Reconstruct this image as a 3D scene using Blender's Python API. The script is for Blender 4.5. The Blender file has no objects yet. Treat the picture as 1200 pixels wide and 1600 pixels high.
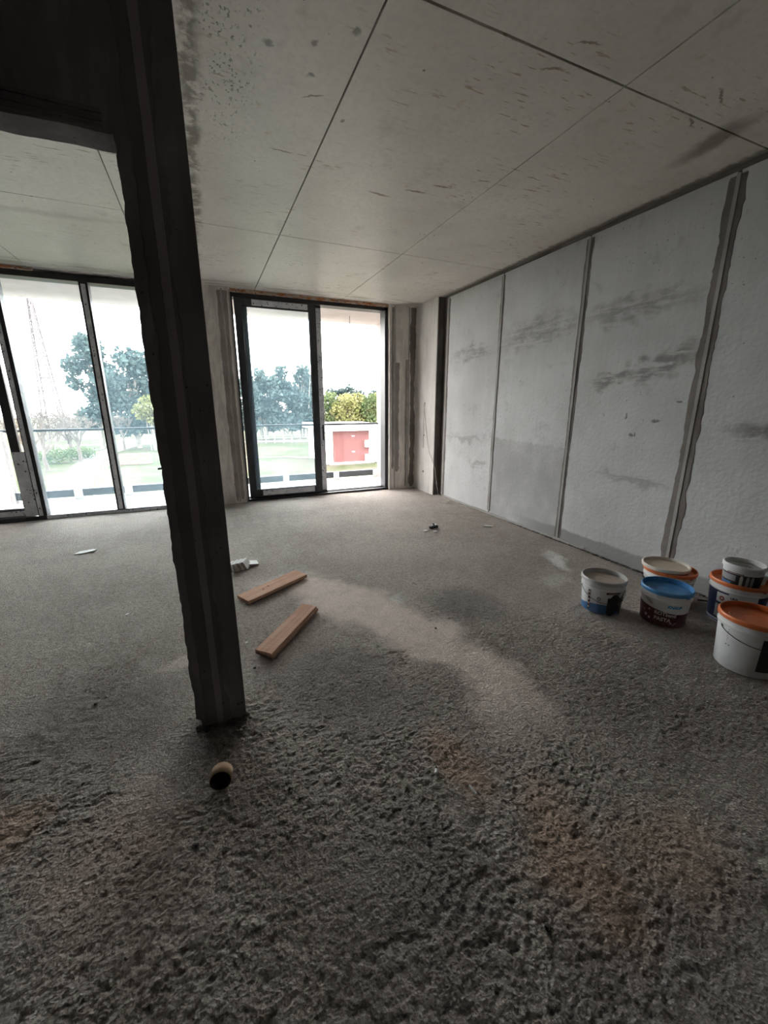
import bpy, bmesh, math, random
import numpy as np
from mathutils import Vector, Matrix
random.seed(7)
SC = bpy.context.scene
COL = SC.collection
# ------------------------------------------------------------------ camera
HC, FPX = 1.4, 633.84
PITCH, YAW, ROLL = math.radians(14.80), math.radians(23.44), math.radians(-0.07)
cam_d = bpy.data.cameras.new('camera')
cam = bpy.data.objects.new('camera', cam_d)
COL.objects.link(cam)
fw = Vector((math.sin(YAW)*math.cos(PITCH), math.cos(YAW)*math.cos(PITCH), -math.sin(PITCH)))
rt = Vector((math.cos(YAW), -math.sin(YAW), 0))
up = rt.cross(fw)
r2 = rt*math.cos(ROLL) + up*math.sin(ROLL)
u2 = -rt*math.sin(ROLL) + up*math.cos(ROLL)
cam.matrix_world = Matrix(((r2.x, u2.x, -fw.x, 0), (r2.y, u2.y, -fw.y, 0), (r2.z, u2.z, -fw.z, HC), (0, 0, 0, 1)))
cam_d.sensor_fit = 'VERTICAL'
cam_d.sensor_height = 36.0
cam_d.lens = FPX/1600*36.0
cam_d.clip_start, cam_d.clip_end = 0.02, 1000
SC.camera = cam
# ------------------------------------------------------------------ sky and exposure
world = bpy.data.worlds.new('overcast_sky')
SC.world = world
world.use_nodes = True
wn = world.node_tree
wn.nodes.clear()
w_out = wn.nodes.new('ShaderNodeOutputWorld')
w_bg = wn.nodes.new('ShaderNodeBackground')
w_tc = wn.nodes.new('ShaderNodeTexCoord')
w_sx = wn.nodes.new('ShaderNodeSeparateXYZ')
w_rp = wn.nodes.new('ShaderNodeValToRGB')
w_rp.color_ramp.elements[0].position, w_rp.color_ramp.elements[0].color = 0.0, (1.0, 0.97, 0.935, 1)
w_rp.color_ramp.elements[1].position, w_rp.color_ramp.elements[1].color = 0.8, (0.975, 0.98, 0.985, 1)
wn.links.new(w_tc.outputs['Generated'], w_sx.inputs[0])
wn.links.new(w_sx.outputs['Z'], w_rp.inputs['Fac'])
wn.links.new(w_rp.outputs['Color'], w_bg.inputs['Color'])
w_bg.inputs['Strength'].default_value = 3.0
wn.links.new(w_bg.outputs['Background'], w_out.inputs['Surface'])
vs = SC.view_settings
vs.view_transform, vs.look, vs.gamma, vs.use_curve_mapping = 'Standard', 'None', 1.0, False
vs.exposure = 2.4
SC.cycles.diffuse_bounces = 4
SC.cycles.max_bounces = 8
SC.cycles.adaptive_threshold = 0.05
SC.cycles.transparent_max_bounces = 24
# ------------------------------------------------------------------ dimensions (metres)
H = 2.894            # ceiling height
XR = 3.3375          # right wall face
YW = 6.213           # window wall face
XP, YP = 3.259, 5.5545   # pier in the far right corner
YF = 6.30            # window frames
XL, YB = -4.0, -2.4  # unseen left and rear walls
# ------------------------------------------------------------------ node helpers
class NT:
    def __init__(s, name):
        s.m = bpy.data.materials.new(name)
        s.m.use_nodes = True
        s.t = s.m.node_tree
        s.t.nodes.clear()
        s.out = s.n('ShaderNodeOutputMaterial')
        s.pos = None
    def n(s, typ, **kw):
        nd = s.t.nodes.new(typ)
        for k, v in kw.items():
            setattr(nd, k, v)
        return nd
    def link(s, a, b):
        s.t.links.new(a, b)
    def setin(s, sock, v):
        if isinstance(v, bpy.types.NodeSocket):
            s.link(v, sock)
        elif isinstance(v, (tuple, list)) and len(v) == 3 and sock.type == 'RGBA':
            sock.default_value = (*v, 1)
        else:
            sock.default_value = v
    def P(s):
        if s.pos is None:
            s.pos = s.n('ShaderNodeNewGeometry').outputs['Position']
        return s.pos
    def O(s):
        return s.n('ShaderNodeTexCoord').outputs['Object']
    def mapv(s, v, loc=(0, 0, 0), rot=(0, 0, 0), scale=(1, 1, 1), typ='POINT'):
        m = s.n('ShaderNodeMapping', vector_type=typ)
        m.inputs['Location'].default_value = loc
        m.inputs['Rotation'].default_value = rot
        m.inputs['Scale'].default_value = scale
        s.link(v, m.inputs['Vector'])
        return m.outputs['Vector']
    def noise(s, v, scale, detail=3, rough=0.55, dist=0.0, col=False):
        n = s.n('ShaderNodeTexNoise')
        s.link(v, n.inputs['Vector'])
        n.inputs['Scale'].default_value = scale
        n.inputs['Detail'].default_value = detail
        n.inputs['Roughness'].default_value = rough
        n.inputs['Distortion'].default_value = dist
        return n.outputs['Color' if col else 'Fac']
    def vor(s, v, scale, feature='F1', out='Distance'):
        n = s.n('ShaderNodeTexVoronoi', feature=feature)
        s.link(v, n.inputs['Vector'])
        n.inputs['Scale'].default_value = scale
        return n.outputs[out]
    def math(s, op, a, b=0.0, c=None):
        n = s.n('ShaderNodeMath', operation=op)
        s.setin(n.inputs[0], a)
        s.setin(n.inputs[1], b)
        if c is not None:
            s.setin(n.inputs[2], c)
        return n.outputs[0]
    def mr(s, v, a, b, c=0.0, d=1.0, smooth=True):
        n = s.n('ShaderNodeMapRange', interpolation_type='SMOOTHSTEP' if smooth else 'LINEAR')
        s.setin(n.inputs['Value'], v)
        for k, x in zip(('From Min', 'From Max', 'To Min', 'To Max'), (a, b, c, d)):
            n.inputs[k].default_value = x
        return n.outputs['Result']
    def mix(s, f, a, b, mode='MIX'):
        n = s.n('ShaderNodeMix', data_type='RGBA', blend_type=mode)
        s.setin(n.inputs[0], f)
        s.setin(n.inputs[6], a)
        s.setin(n.inputs[7], b)
        return n.outputs[2]
    def xyz(s, v):
        n = s.n('ShaderNodeSeparateXYZ')
        s.link(v, n.inputs[0])
        return n.outputs
    def attr(s, name):
        return s.n('ShaderNodeAttribute', attribute_name=name).outputs['Fac']
    def warp(s, v, scale, amt):
        c = s.noise(v, scale, 3, col=True)
        a = s.n('ShaderNodeVectorMath', operation='SUBTRACT')
        s.link(c, a.inputs[0]); a.inputs[1].default_value = (0.5, 0.5, 0.5)
        b = s.n('ShaderNodeVectorMath', operation='MULTIPLY_ADD')
        s.link(a.outputs[0], b.inputs[0]); b.inputs[1].default_value = (amt,)*3
        s.link(v, b.inputs[2])
        return b.outputs[0]
    def ell(s, v, loc, rad, rot=(0, 0, 0), inner=0.35):
        """soft ellipsoid mask (1 inside)"""
        m = s.mapv(v, loc, rot, rad, 'TEXTURE')
        l = s.n('ShaderNodeVectorMath', operation='LENGTH')
        s.link(m, l.inputs[0])
        return s.mr(l.outputs['Value'], 1.0, inner)
    def maxs(s, L):
        r = L[0]
        for x in L[1:]:
            r = s.math('MAXIMUM', r, x)
        return r
    def bump(s, h, strength=0.4, dist=0.01, normal=None):
        b = s.n('ShaderNodeBump')
        b.inputs['Strength'].default_value = strength
        b.inputs['Distance'].default_value = dist
        s.setin(b.inputs['Height'], h)
        if normal is not None:
            s.link(normal, b.inputs['Normal'])
        return b.outputs['Normal']
    def bsdf(s, color, rough=0.8, normal=None, metal=0.0, spec=0.5, **kw):
        b = s.n('ShaderNodeBsdfPrincipled')
        s.setin(b.inputs['Base Color'], color)
        s.setin(b.inputs['Roughness'], rough)
        s.setin(b.inputs['Metallic'], metal)
        b.inputs['Specular IOR Level'].default_value = spec
        if normal is not None:
            s.link(normal, b.inputs['Normal'])
        for k, v in kw.items():
            s.setin(b.inputs[k], v)
        s.link(b.outputs[0], s.out.inputs['Surface'])
        return s.m

def srgb(r, g, b):
    f = lambda c: (c/255/12.92) if c/255 <= 0.04045 else ((c/255+0.055)/1.055)**2.4
    return (f(r), f(g), f(b))

def simple(name, col, rough=0.6, var=0.12, scale=20, metal=0.0, spec=0.4, bump=0.0):
    t = NT(name)
    p = t.O()
    n = t.noise(p, scale, 4)
    c = t.mix(t.mr(n, 0.3, 0.7), tuple(x*(1-var) for x in col), tuple(min(1, x*(1+var)) for x in col))
    nm = t.bump(n, bump, 0.004) if bump else None
    return t.bsdf(c, rough, nm, metal, spec)

M = {}
# --- rough screed
def m_floor():
    t = NT('rough_screed'); p = t.P()
    big = t.noise(p, 0.9, 4, 0.6)
    mid = t.noise(p, 7, 5, 0.65)
    fine = t.noise(p, 75, 5, 0.7)
    grit = t.vor(p, 120)
    spk = t.noise(p, 150, 2, 0.6)
    base = t.mix(t.mr(big, 0.35, 0.65), (0.305, 0.268, 0.240), (0.405, 0.362, 0.325))
    base = t.mix(t.math('MULTIPLY', t.mr(mid, 0.4, 0.7), 0.5), base, (0.44, 0.40, 0.365))
    base = t.mix(t.math('MULTIPLY', t.mr(fine, 0.52, 0.40), 0.42), base, (0.115, 0.100, 0.092))
    base = t.mix(t.math('MULTIPLY', t.mr(spk, 0.58, 0.70), 0.55), base, (0.66, 0.62, 0.58))
    spm = t.noise(t.mapv(p, scale=(1, 1.3, 1)), 34, 3, 0.7)
    base = t.mix(t.math('MULTIPLY', t.mr(spm, 0.52, 0.38), 0.26), base, (0.15, 0.13, 0.118))
    base = t.mix(t.math('MULTIPLY', t.mr(spm, 0.58, 0.72), 0.40), base, (0.58, 0.53, 0.49))
    d = t.attr('dust')
    dm = t.math('MULTIPLY', d, t.mr(mid, 0.15, 0.6, 0.55, 1.0))
    base = t.mix(t.math('MULTIPLY', dm, 0.95), base, t.mix(t.mr(fine, 0.35, 0.7), (0.60, 0.505, 0.45), (0.76, 0.66, 0.60)))
    damp_shade = t.attr('damp')
    base = t.mix(t.math('MULTIPLY', damp_shade, 0.62), base, (0.123, 0.116, 0.112))  # mask holds damp patches plus painted shade before the partition
    ru = t.math('MULTIPLY', t.attr('rust'), t.mr(mid, 0.2, 0.65, 0.4, 1.0))
    base = t.mix(t.math('MULTIPLY', ru, 0.42), base, (0.478, 0.268, 0.167))
    wh = t.math('MULTIPLY', t.attr('white'), t.mr(fine, 0.3, 0.6, 0.3, 1.0))
    base = t.mix(t.math('MULTIPLY', wh, 0.75), base, (0.850, 0.850, 0.850))
    hgt = t.math('ADD', t.math('ADD', t.math('MULTIPLY', spm, 0.8), fine), t.math('MULTIPLY', grit, 0.5))
    nm = t.bump(hgt, 0.75, 0.010)
    return t.bsdf(base, 0.95, nm, spec=0.15)
M['floor'] = m_floor()

# --- formwork concrete of the ceiling
def m_ceiling():
    t = NT('formwork_concrete'); p = t.P()
    w = t.warp(p, 5, 0.16)
    w2 = t.warp(p, 22, 0.05)
    big = t.noise(p, 0.8, 4, 0.6)
    base = t.mix(t.mr(big, 0.3, 0.7), (0.66, 0.615, 0.56), (0.80, 0.75, 0.69))
    fine = t.noise(p, 30, 5, 0.6)
    base = t.mix(t.math('MULTIPLY', t.mr(fine, 0.6, 0.35), 0.18), base, (0.436, 0.409, 0.370))
    # scattered rust streaks lying across the boards
    st = t.mapv(p, scale=(7, 45, 1))
    s1 = t.noise(st, 1.0, 3, 0.6)
    reg = t.mr(t.noise(p, 1.3, 2), 0.46, 0.60)
    base = t.mix(t.math('MULTIPLY', t.mr(s1, 0.60, 0.67), t.math('MULTIPLY', reg, 0.85)), base, (0.356, 0.251, 0.145))
    s2 = t.noise(p, 9, 4, 0.7)
    base = t.mix(t.math('MULTIPLY', t.mr(s2, 0.62, 0.72), 0.5), base, (0.554, 0.422, 0.251))
    pit = t.mr(t.vor(p, 11), 0.10, 0.05)
    base = t.mix(t.math('MULTIPLY', pit, t.mr(t.noise(p, 2.1, 2), 0.5, 0.6)), base, (0.172, 0.158, 0.139))
    # mould band beside the partition line
    x = t.xyz(w)[0]
    y = t.xyz(p)[1]
    band = t.math('MULTIPLY', t.mr(t.math('ABSOLUTE', t.math('SUBTRACT', x, 0.10)), 0.075, 0.02), t.mr(t.noise(p, 9, 5, 0.7), 0.36, 0.56))
    band = t.math('MULTIPLY', band, t.mr(y, 5.7, 3.6, 0.35, 1.0))
    base = t.mix(t.math('MULTIPLY', band, 0.9), base, (0.198, 0.165, 0.132))
    fleck = t.math('MULTIPLY', t.mr(t.noise(t.mapv(p, scale=(60, 40, 1)), 1.0, 2, 0.6), 0.57, 0.63), t.ell(w, (0.25, 2.2, H), (0.22, 1.25, 9), inner=0.3))
    fleck = t.math('MULTIPLY', fleck, t.mr(t.noise(p, 11, 2), 0.38, 0.58))
    base = t.mix(t.math('MULTIPLY', fleck, 0.85), base, (0.145, 0.145, 0.125))
    edge = t.math('MULTIPLY', t.mr(t.xyz(t.warp(p, 18, 0.10))[0], XR-0.075, XR-0.02), t.mr(y, 6.0, 3.5, 0.5, 1.0))
    base = t.mix(t.math('MULTIPLY', edge, 0.8), base, (0.14, 0.12, 0.10))
    cloud = t.noise(p, 3.1, 4, 0.65)
    base = t.mix(t.math('MULTIPLY', t.mr(cloud, 0.56, 0.74), 0.35), base, (0.33, 0.30, 0.27))
    # single marks
    dark = t.maxs([t.ell(w, (2.92, 1.86, H), (0.10, 0.36, 9), (0, 0, -0.15), 0.2),
                   t.ell(w, (3.0, 1.2, H), (0.10, 0.5, 9), (0, 0, 0.05), 0.2)])
    base = t.mix(t.math('MULTIPLY', dark, 0.75), base, (0.172, 0.145, 0.119))
    dash = t.maxs([t.ell(w2, (1.68, 1.66, H), (0.075, 0.012, 9), (0, 0, -0.4)), t.ell(w2, (1.63, 1.83, H), (0.07, 0.012, 9), (0, 0, -0.4)),
                   t.ell(w2, (1.72, 2.93, H), (0.10, 0.02, 9), (0, 0, -.15)), t.ell(w2, (1.58, 3.06, H), (0.10, 0.018, 9), (0, 0, -.1)),
                   t.ell(w2, (0.60, 2.95, H), (0.09, 0.012, 9)), t.ell(w2, (0.67, 2.43, H), (0.08, 0.010, 9), (0, 0, -.5)),
                   t.ell(w2, (2.55, 1.62, H), (0.10, 0.012, 9), (0, 0, .5)), t.ell(w2, (2.62, 1.80, H), (0.09, 0.010, 9), (0, 0, .4)),
                   t.ell(w2, (1.95, 2.75, H), (0.06, 0.010, 9), (0, 0, -.2)), t.ell(w2, (1.35, 3.2, H), (0.12, 0.016, 9), (0, 0, .1))])
    base = t.mix(t.math('MULTIPLY', dash, 0.8), base, (0.211, 0.139, 0.073))
    spots = t.maxs([t.ell(w2, (0.42, 2.2, H), (0.028, 0.028, 9)), t.ell(w2, (0.63, 2.3, H), (0.022, 0.022, 9)), t.ell(w2, (0.60, 2.12, H), (0.02, 0.03, 9)), t.ell(w2, (0.86, 2.55, H), (0.016, 0.016, 9)), t.ell(w2, (0.75, 2.0, H), (0.025, 0.03, 9))])
    base = t.mix(t.math('MULTIPLY', spots, 0.8), base, (0.198, 0.172, 0.158))
    # greenish water line along the window side
    wl = t.math('MULTIPLY', t.mr(t.math('ABSOLUTE', t.math('SUBTRACT', t.xyz(w)[1], 6.05)), 0.22, 0.03), t.mr(t.noise(t.mapv(p, scale=(1, 6, 1)), 2.5, 3), 0.4, 0.62))
    base = t.mix(t.math('MULTIPLY', wl, 0.55), base, (0.264, 0.244, 0.185))
    lf = t.ell(w, (-1.05, 4.55, H), (0.85, 0.10, 9), (0, 0, -0.05), 0.2)
    base = t.mix(t.math('MULTIPLY', lf, 0.40), base, (0.317, 0.277, 0.251))
    nm = t.bump(t.math('ADD', t.math('MULTIPLY', fine, 0.5), t.noise(p, 4, 3)), 0.12, 0.01)
    return t.bsdf(base, 0.45, nm, spec=0.5)
M['ceiling'] = m_ceiling()

# --- aerated-concrete panels of the right wall
def m_panel():
    t = NT('grey_wall_panel'); p = t.P()
    yz = p
    w = t.warp(p, 7, 0.30)
    ws = t.warp(t.mapv(p, scale=(1, 1, 1)), 28, 0.05)
    z = t.xyz(p)[2]
    big = t.noise(p, 1.1, 4, 0.6)
    base = t.mix(t.mr(big, 0.3, 0.7), (0.506, 0.506, 0.506), (0.634, 0.634, 0.637))
    st = t.noise(t.mapv(p, scale=(1, 30, 2.0)), 1.0, 4, 0.6)
    base = t.mix(t.math('MULTIPLY', t.mr(st, 0.62, 0.38), 0.10), base, (0.405, 0.398, 0.398))
    st2 = t.noise(t.mapv(p, scale=(1, 2.2, 26)), 1.0, 4, 0.65)
    stm = t.math('ADD', t.math('MULTIPLY', st2, 0.45), t.math('MULTIPLY', t.noise(t.mapv(p, scale=(1, 5, 14)), 1.0, 5, 0.75), 0.55))
    damp = (0.209, 0.192, 0.184)
    hi = t.maxs([t.ell(w, (XR, 3.62, 2.14), (9, 0.72, 0.20), (-0.04, 0, 0), 0.35), t.ell(w, (XR, 2.52, 2.17), (9, 0.70, 0.15), (0.0, 0, 0), 0.3),
                 t.ell(w, (XR, 4.80, 2.05), (9, 0.62, 0.14), (0.0, 0, 0), 0.3), t.ell(w, (XR, 1.30, 2.20), (9, 0.50, 0.16), (0, 0, 0), 0.3)])
    base = t.mix(t.math('MULTIPLY', t.math('MULTIPLY', hi, t.mr(stm, 0.40, 0.58)), 0.60), base, damp)
    bl = t.maxs([t.ell(w, (XR, 2.22, 1.70), (9, 0.44, 0.13), (-0.28, 0, 0), 0.3), t.ell(w, (XR, 2.62, 1.62), (9, 0.30, 0.09), (-0.1, 0, 0), 0.3),
                 t.ell(w, (XR, 1.45, 1.22), (9, 0.32, 0.10), (0.0, 0, 0), 0.3)])
    base = t.mix(t.math('MULTIPLY', t.math('MULTIPLY', bl, t.mr(stm, 0.40, 0.54)), 0.78), base, damp)
    # damp field with a ragged upper edge, low on the panels
    yy = t.xyz(p)[1]
    drip = t.math('ADD', z, t.math('MULTIPLY', t.noise(t.mapv(p, scale=(1, 12, 0.4)), 1.0, 3, 0.7), 0.14))
    lowf = t.math('MULTIPLY', t.mr(drip, 1.075, 1.045), t.math('MULTIPLY', t.mr(yy, 3.0, 3.1), t.mr(yy, 4.25, 4.15)))
    lowf = t.math('MULTIPLY', lowf, t.mr(t.noise(p, 2.3, 4, 0.6), 0.25, 0.6, 0.25, 1.0))
    lo = t.maxs([lowf, t.math('MULTIPLY', t.maxs([t.ell(w, (XR, 2.35, 0.77), (9, 0.48, 0.07), (0.03, 0, 0), 0.3), t.ell(w, (XR, 4.85, 0.95), (9, 0.60, 0.08), (0, 0, 0), 0.3), t.ell(w, (XR, 4.5, 0.62), (9, 0.3, 0.06), (0, 0, 0), 0.3)]), t.mr(st2, 0.35, 0.5))])
    base = t.mix(t.math('MULTIPLY', lo, 0.45), base, (0.235, 0.225, 0.22))
    mot = t.noise(p, 5.5, 4, 0.65)
    base = t.mix(t.math('MULTIPLY', t.mr(mot, 0.58, 0.72), 0.30), base, (0.33, 0.32, 0.315))
    # wet strip along the foot
    foot = t.math('MULTIPLY', t.mr(t.xyz(t.warp(p, 5, 0.06))[2], 0.15, 0.12), t.mr(t.xyz(p)[1], 3.9, 3.0))
    base = t.mix(t.math('MULTIPLY', foot, 0.75), base, (0.230, 0.223, 0.216))
    # pinholes
    pin = t.mr(t.vor(ws, 26), 0.14, 0.08)
    base = t.mix(t.math('MULTIPLY', pin, t.mr(t.noise(p, 3.5, 3), 0.48, 0.58)), base, (0.257, 0.243, 0.236))
    chips = t.maxs([t.ell(ws, (XR, 2.04, 1.42), (9, .03, .012)), t.ell(ws, (XR, 1.96, 1.40), (9, .02, .02)), t.ell(ws, (XR, 2.39, 1.15), (9, .025, .02)), t.ell(ws, (XR, 2.36, 1.15), (9, .012, .025)),
                    t.ell(ws, (XR, 2.2, 1.27), (9, .05, .02)), t.ell(ws, (XR, 2.46, 1.30), (9, .012, .035)), t.ell(ws, (XR, 1.70, 1.45), (9, .012, .012))])
    base = t.mix(t.math('MULTIPLY', chips, 0.8), base, (0.135, 0.121, 0.115))
    nm = t.bump(t.math('ADD', t.math('MULTIPLY', st, 0.2), t.math('ADD', t.noise(p, 42, 4, .7), t.math('MULTIPLY', t.vor(p, 30), 0.5))), 0.32, 0.010)
    return t.bsdf(base, 0.85, nm, spec=0.2)
M['panel'] = m_panel()

def m_concrete(name, c0, c1, streak=True, dark=0.35):
    t = NT(name); p = t.P()
    n = t.noise(p, 3, 5, 0.65)
    base = t.mix(t.mr(n, 0.3, 0.7), c0, c1)
    v = t.noise(t.mapv(p, scale=(9, 9, 1.6)), 1.0, 4, 0.7, 0.6)
    if streak:
        base = t.mix(t.math('MULTIPLY', t.mr(v, 0.58, 0.40), dark), base, tuple(x*0.45 for x in c0))
    f = t.noise(p, 60, 4, 0.6)
    pit = t.mr(t.vor(p, 30), 0.16, 0.07)
    base = t.mix(t.math('MULTIPLY', pit, t.mr(t.noise(p, 5, 2), 0.5, 0.6)), base, tuple(x*0.4 for x in c0))
    nm = t.bump(t.math('ADD', f, t.noise(p, 12, 4)), 0.3, 0.008)
    return t.bsdf(base, 0.9, nm, spec=0.2)
M['wallfar'] = m_concrete('window_wall_render', (0.70, 0.66, 0.625), (0.80, 0.76, 0.72))
M['pier'] = m_concrete('pale_pier_concrete', (0.60, 0.575, 0.55), (0.70, 0.67, 0.645), True, 0.2)
M['pierdark'] = m_concrete('dark_pier_face', (0.17, 0.155, 0.14), (0.25, 0.23, 0.21), True, 0.5)
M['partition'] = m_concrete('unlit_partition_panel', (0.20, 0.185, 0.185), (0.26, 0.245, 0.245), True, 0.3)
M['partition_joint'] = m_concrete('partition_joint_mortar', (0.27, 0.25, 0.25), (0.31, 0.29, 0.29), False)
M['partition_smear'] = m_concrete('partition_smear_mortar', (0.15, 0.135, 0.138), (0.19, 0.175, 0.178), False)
M['smear'] = m_concrete('dark_mortar_smear', (0.17, 0.153, 0.14), (0.25, 0.225, 0.21), False)
M['joint'] = m_concrete('pale_joint_mortar', (0.34, 0.325, 0.305), (0.43, 0.41, 0.39), False)
M['void'] = m_concrete('dark_mortar_bed', (0.07, 0.064, 0.06), (0.11, 0.10, 0.094), False)
M['shell'] = m_concrete('plain_concrete', (0.24, 0.225, 0.215), (0.30, 0.285, 0.27), False)
M['render'] = m_concrete('pinkish_white_render', (0.50, 0.44, 0.425), (0.56, 0.50, 0.485), False)
M['balcony'] = m_concrete('pale_balcony_screed', (0.74, 0.73, 0.72), (0.82, 0.81, 0.80), False)
# --- metals, plastics
M['frame'] = simple('anthracite_aluminium', (0.022, 0.022, 0.026), 0.45, 0.15, 8, 0.0, 0.5)
M['leafmetal'] = simple('dark_grey_aluminium', (0.040, 0.043, 0.050), 0.42, 0.15, 8, 0.0, 0.5)
def m_film():
    t = NT('printed_protective_film'); p = t.P()
    v = t.noise(t.mapv(p, scale=(26, 26, 26)), 1.0, 3, 0.6)
    d = t.mr(t.vor(p, 24), 0.26, 0.20)
    base = t.mix(t.mr(t.noise(p, 9, 4), 0.35, 0.65), (0.55, 0.56, 0.60), (0.74, 0.75, 0.78))
    base = t.mix(t.math('MULTIPLY', d, t.mr(v, 0.46, 0.52)), base, (0.03, 0.03, 0.035))
    return t.bsdf(base, 0.35, spec=0.5)
M['film'] = m_film()
def m_foam():
    t = NT('orange_mounting_foam'); p = t.P()
    n = t.noise(t.mapv(p, scale=(3, 3, 10)), 4.0, 4, 0.6)
    base = t.mix(t.mr(n, 0.42, 0.58), (0.46, 0.19, 0.07), (0.50, 0.42, 0.36))
    base = t.mix(t.mr(t.vor(p, 22), 0.22, 0.14), base, (0.05, 0.035, 0.03))
    return t.bsdf(base, 0.9, t.bump(n, 0.5, 0.02), spec=0.2)
M['foam'] = m_foam()
def m_glass(name, tint, veil):
    t = NT(name)
    tr = t.n('ShaderNodeBsdfTransparent'); tr.inputs['Color'].default_value = (*tint, 1)
    ve = t.n('ShaderNodeBsdfTranslucent'); ve.inputs['Color'].default_value = (0.62, 0.86, 1.0, 1)
    gl = t.n('ShaderNodeBsdfGlossy'); gl.inputs['Roughness'].default_value = 0.03
    gl.inputs['Color'].default_value = (0.9, 0.95, 1, 1)
    m1 = t.n('ShaderNodeMixShader')
    f = t.mr(t.noise(t.P(), 2.5, 4, 0.6), 0.25, 0.8, veil*0.7, veil*1.3)
    t.link(f, m1.inputs[0]); t.link(tr.outputs[0], m1.inputs[1]); t.link(ve.outputs[0], m1.inputs[2])
    fr = t.n('ShaderNodeFresnel'); fr.inputs['IOR'].default_value = 1.35
    m2 = t.n('ShaderNodeMixShader')
    t.link(t.math('MULTIPLY', fr.outputs[0], 0.5), m2.inputs[0]); t.link(m1.outputs[0], m2.inputs[1]); t.link(gl.outputs[0], m2.inputs[2])
    t.link(m2.outputs[0], t.out.inputs['Surface'])
    return t.m
M['glass'] = m_glass('dusty_window_glass', (0.965, 0.99, 0.998), 0.015)
M['railglass'] = m_glass('clear_railing_glass', (0.985, 0.99, 0.99), 0.003)
M['handrail'] = simple('grey_steel_handrail', (0.035, 0.038, 0.042), 0.35, 0.1, 10, 0.6)
M['baserail'] = simple('dark_steel_channel', (0.05, 0.055, 0.06), 0.5, 0.1, 10)
M['white_block'] = simple('white_mortar_block', (0.72, 0.70, 0.67), 0.9, 0.08, 30)
def plastic(name, col, rough=0.38, dirt=0.25, dirtcol=(0.30, 0.27, 0.24)):
    t = NT(name); p = t.O()
    n = t.noise(p, 11, 5, 0.65)
    f = t.noise(p, 60, 4, 0.7)
    c = t.mix(t.math('MULTIPLY', t.mr(n, 0.45, 0.75), dirt), col, dirtcol)
    c = t.mix(t.math('MULTIPLY', t.mr(f, 0.62, 0.72), dirt*1.5), c, dirtcol)
    return t.bsdf(c, rough, spec=0.5)
M['white_plastic'] = plastic('white_bucket_plastic', (0.66, 0.655, 0.655))
M['grey_plastic'] = plastic('greyed_bucket_plastic', (0.48, 0.475, 0.465), dirt=0.4)
M['cream_plastic'] = plastic('cream_lid_plastic', (0.60, 0.50, 0.40), 0.5, 0.35, (0.42, 0.33, 0.26))
M['cream_rim'] = plastic('cream_rim_plastic', (0.68, 0.62, 0.54), 0.5, 0.2)
M['tan_lid'] = plastic('dusty_tan_lid', (0.44, 0.375, 0.32), 0.7, 0.5, (0.30, 0.25, 0.21))
M['grey_lid'] = plastic('dusty_grey_lid', (0.36, 0.36, 0.345), 0.5, 0.5, (0.20, 0.19, 0.18))
M['orange_lid'] = plastic('orange_lid_plastic', (0.62, 0.155, 0.045), 0.42, 0.25, (0.42, 0.20, 0.12))
M['blue_lid'] = plastic('blue_lid_plastic', (0.045, 0.20, 0.44), 0.35, 0.35, (0.22, 0.30, 0.38))
M['maroon'] = plastic('maroon_print', (0.075, 0.012, 0.018), 0.4, 0.1)
M['navy'] = plastic('navy_print', (0.020, 0.030, 0.085), 0.4, 0.1)
M['blueprint'] = plastic('blue_print', (0.05, 0.15, 0.34), 0.4, 0.15)
M['black_print'] = plastic('black_print', (0.012, 0.011, 0.014), 0.4, 0.1)
M['redprint'] = plastic('red_print', (0.33, 0.035, 0.03), 0.4, 0.1)
M['paleprint'] = plastic('pale_print', (0.60, 0.55, 0.53), 0.5, 0.2)
M['logoblue'] = plastic('light_blue_print', (0.04, 0.28, 0.55), 0.4, 0.1)
M['greyprint'] = plastic('grey_print', (0.30, 0.30, 0.32), 0.5, 0.2)
M['wire'] = simple('dark_wire', (0.05, 0.05, 0.052), 0.4, 0.1, 30, 0.5)
M['grip'] = simple('black_plastic_grip', (0.012, 0.012, 0.013), 0.4, 0.1, 30)
M['teal'] = plastic('pale_teal_plastic', (0.42, 0.58, 0.56), 0.3, 0.2)
M['cable'] = simple('white_cable', (0.52, 0.48, 0.44), 0.6, 0.1, 40)
M['chip'] = simple('white_chip', (0.72, 0.72, 0.72), 0.7, 0.1, 60)
M['clod'] = simple('dark_clod', (0.085, 0.075, 0.068), 0.95, 0.3, 60, bump=0.6)
M['tanclod'] = simple('tan_pebble', (0.42, 0.31, 0.22), 0.9, 0.2, 60, bump=0.4)
def m_wood(name, c0, c1):
    t = NT(name); p = t.O()
    g = t.noise(t.mapv(p, scale=(2.5, 34, 34)), 1.0, 5, 0.65, 0.6)
    f = t.noise(t.mapv(p, scale=(9, 120, 120)), 1.0, 3, 0.6)
    saw = t.noise(t.mapv(p, rot=(0, 0, 0.35), scale=(110, 3, 3)), 1.0, 2)
    c = t.mix(t.mr(g, 0.35, 0.65), c0, c1)
    c = t.mix(t.math('MULTIPLY', t.mr(f, 0.55, 0.7), 0.35), c, tuple(x*0.55 for x in c0))
    c = t.mix(t.math('MULTIPLY', t.mr(saw, 0.5, 0.7), 0.25), c, (0.62, 0.46, 0.36))
    return t.bsdf(c, 0.85, t.bump(g, 0.3, 0.004), spec=0.2)
M['wood'] = m_wood('raw_sawn_timber', (0.47, 0.255, 0.165), (0.58, 0.36, 0.255))
M['wood2'] = m_wood('raw_sawn_timber_pale', (0.43, 0.24, 0.16), (0.55, 0.345, 0.25))
M['woodhole'] = simple('timber_knot', (0.10, 0.045, 0.028), 0.9)
M['tubecard'] = simple('tan_cardboard', (0.42, 0.29, 0.19), 0.85, 0.15, 30)
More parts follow.
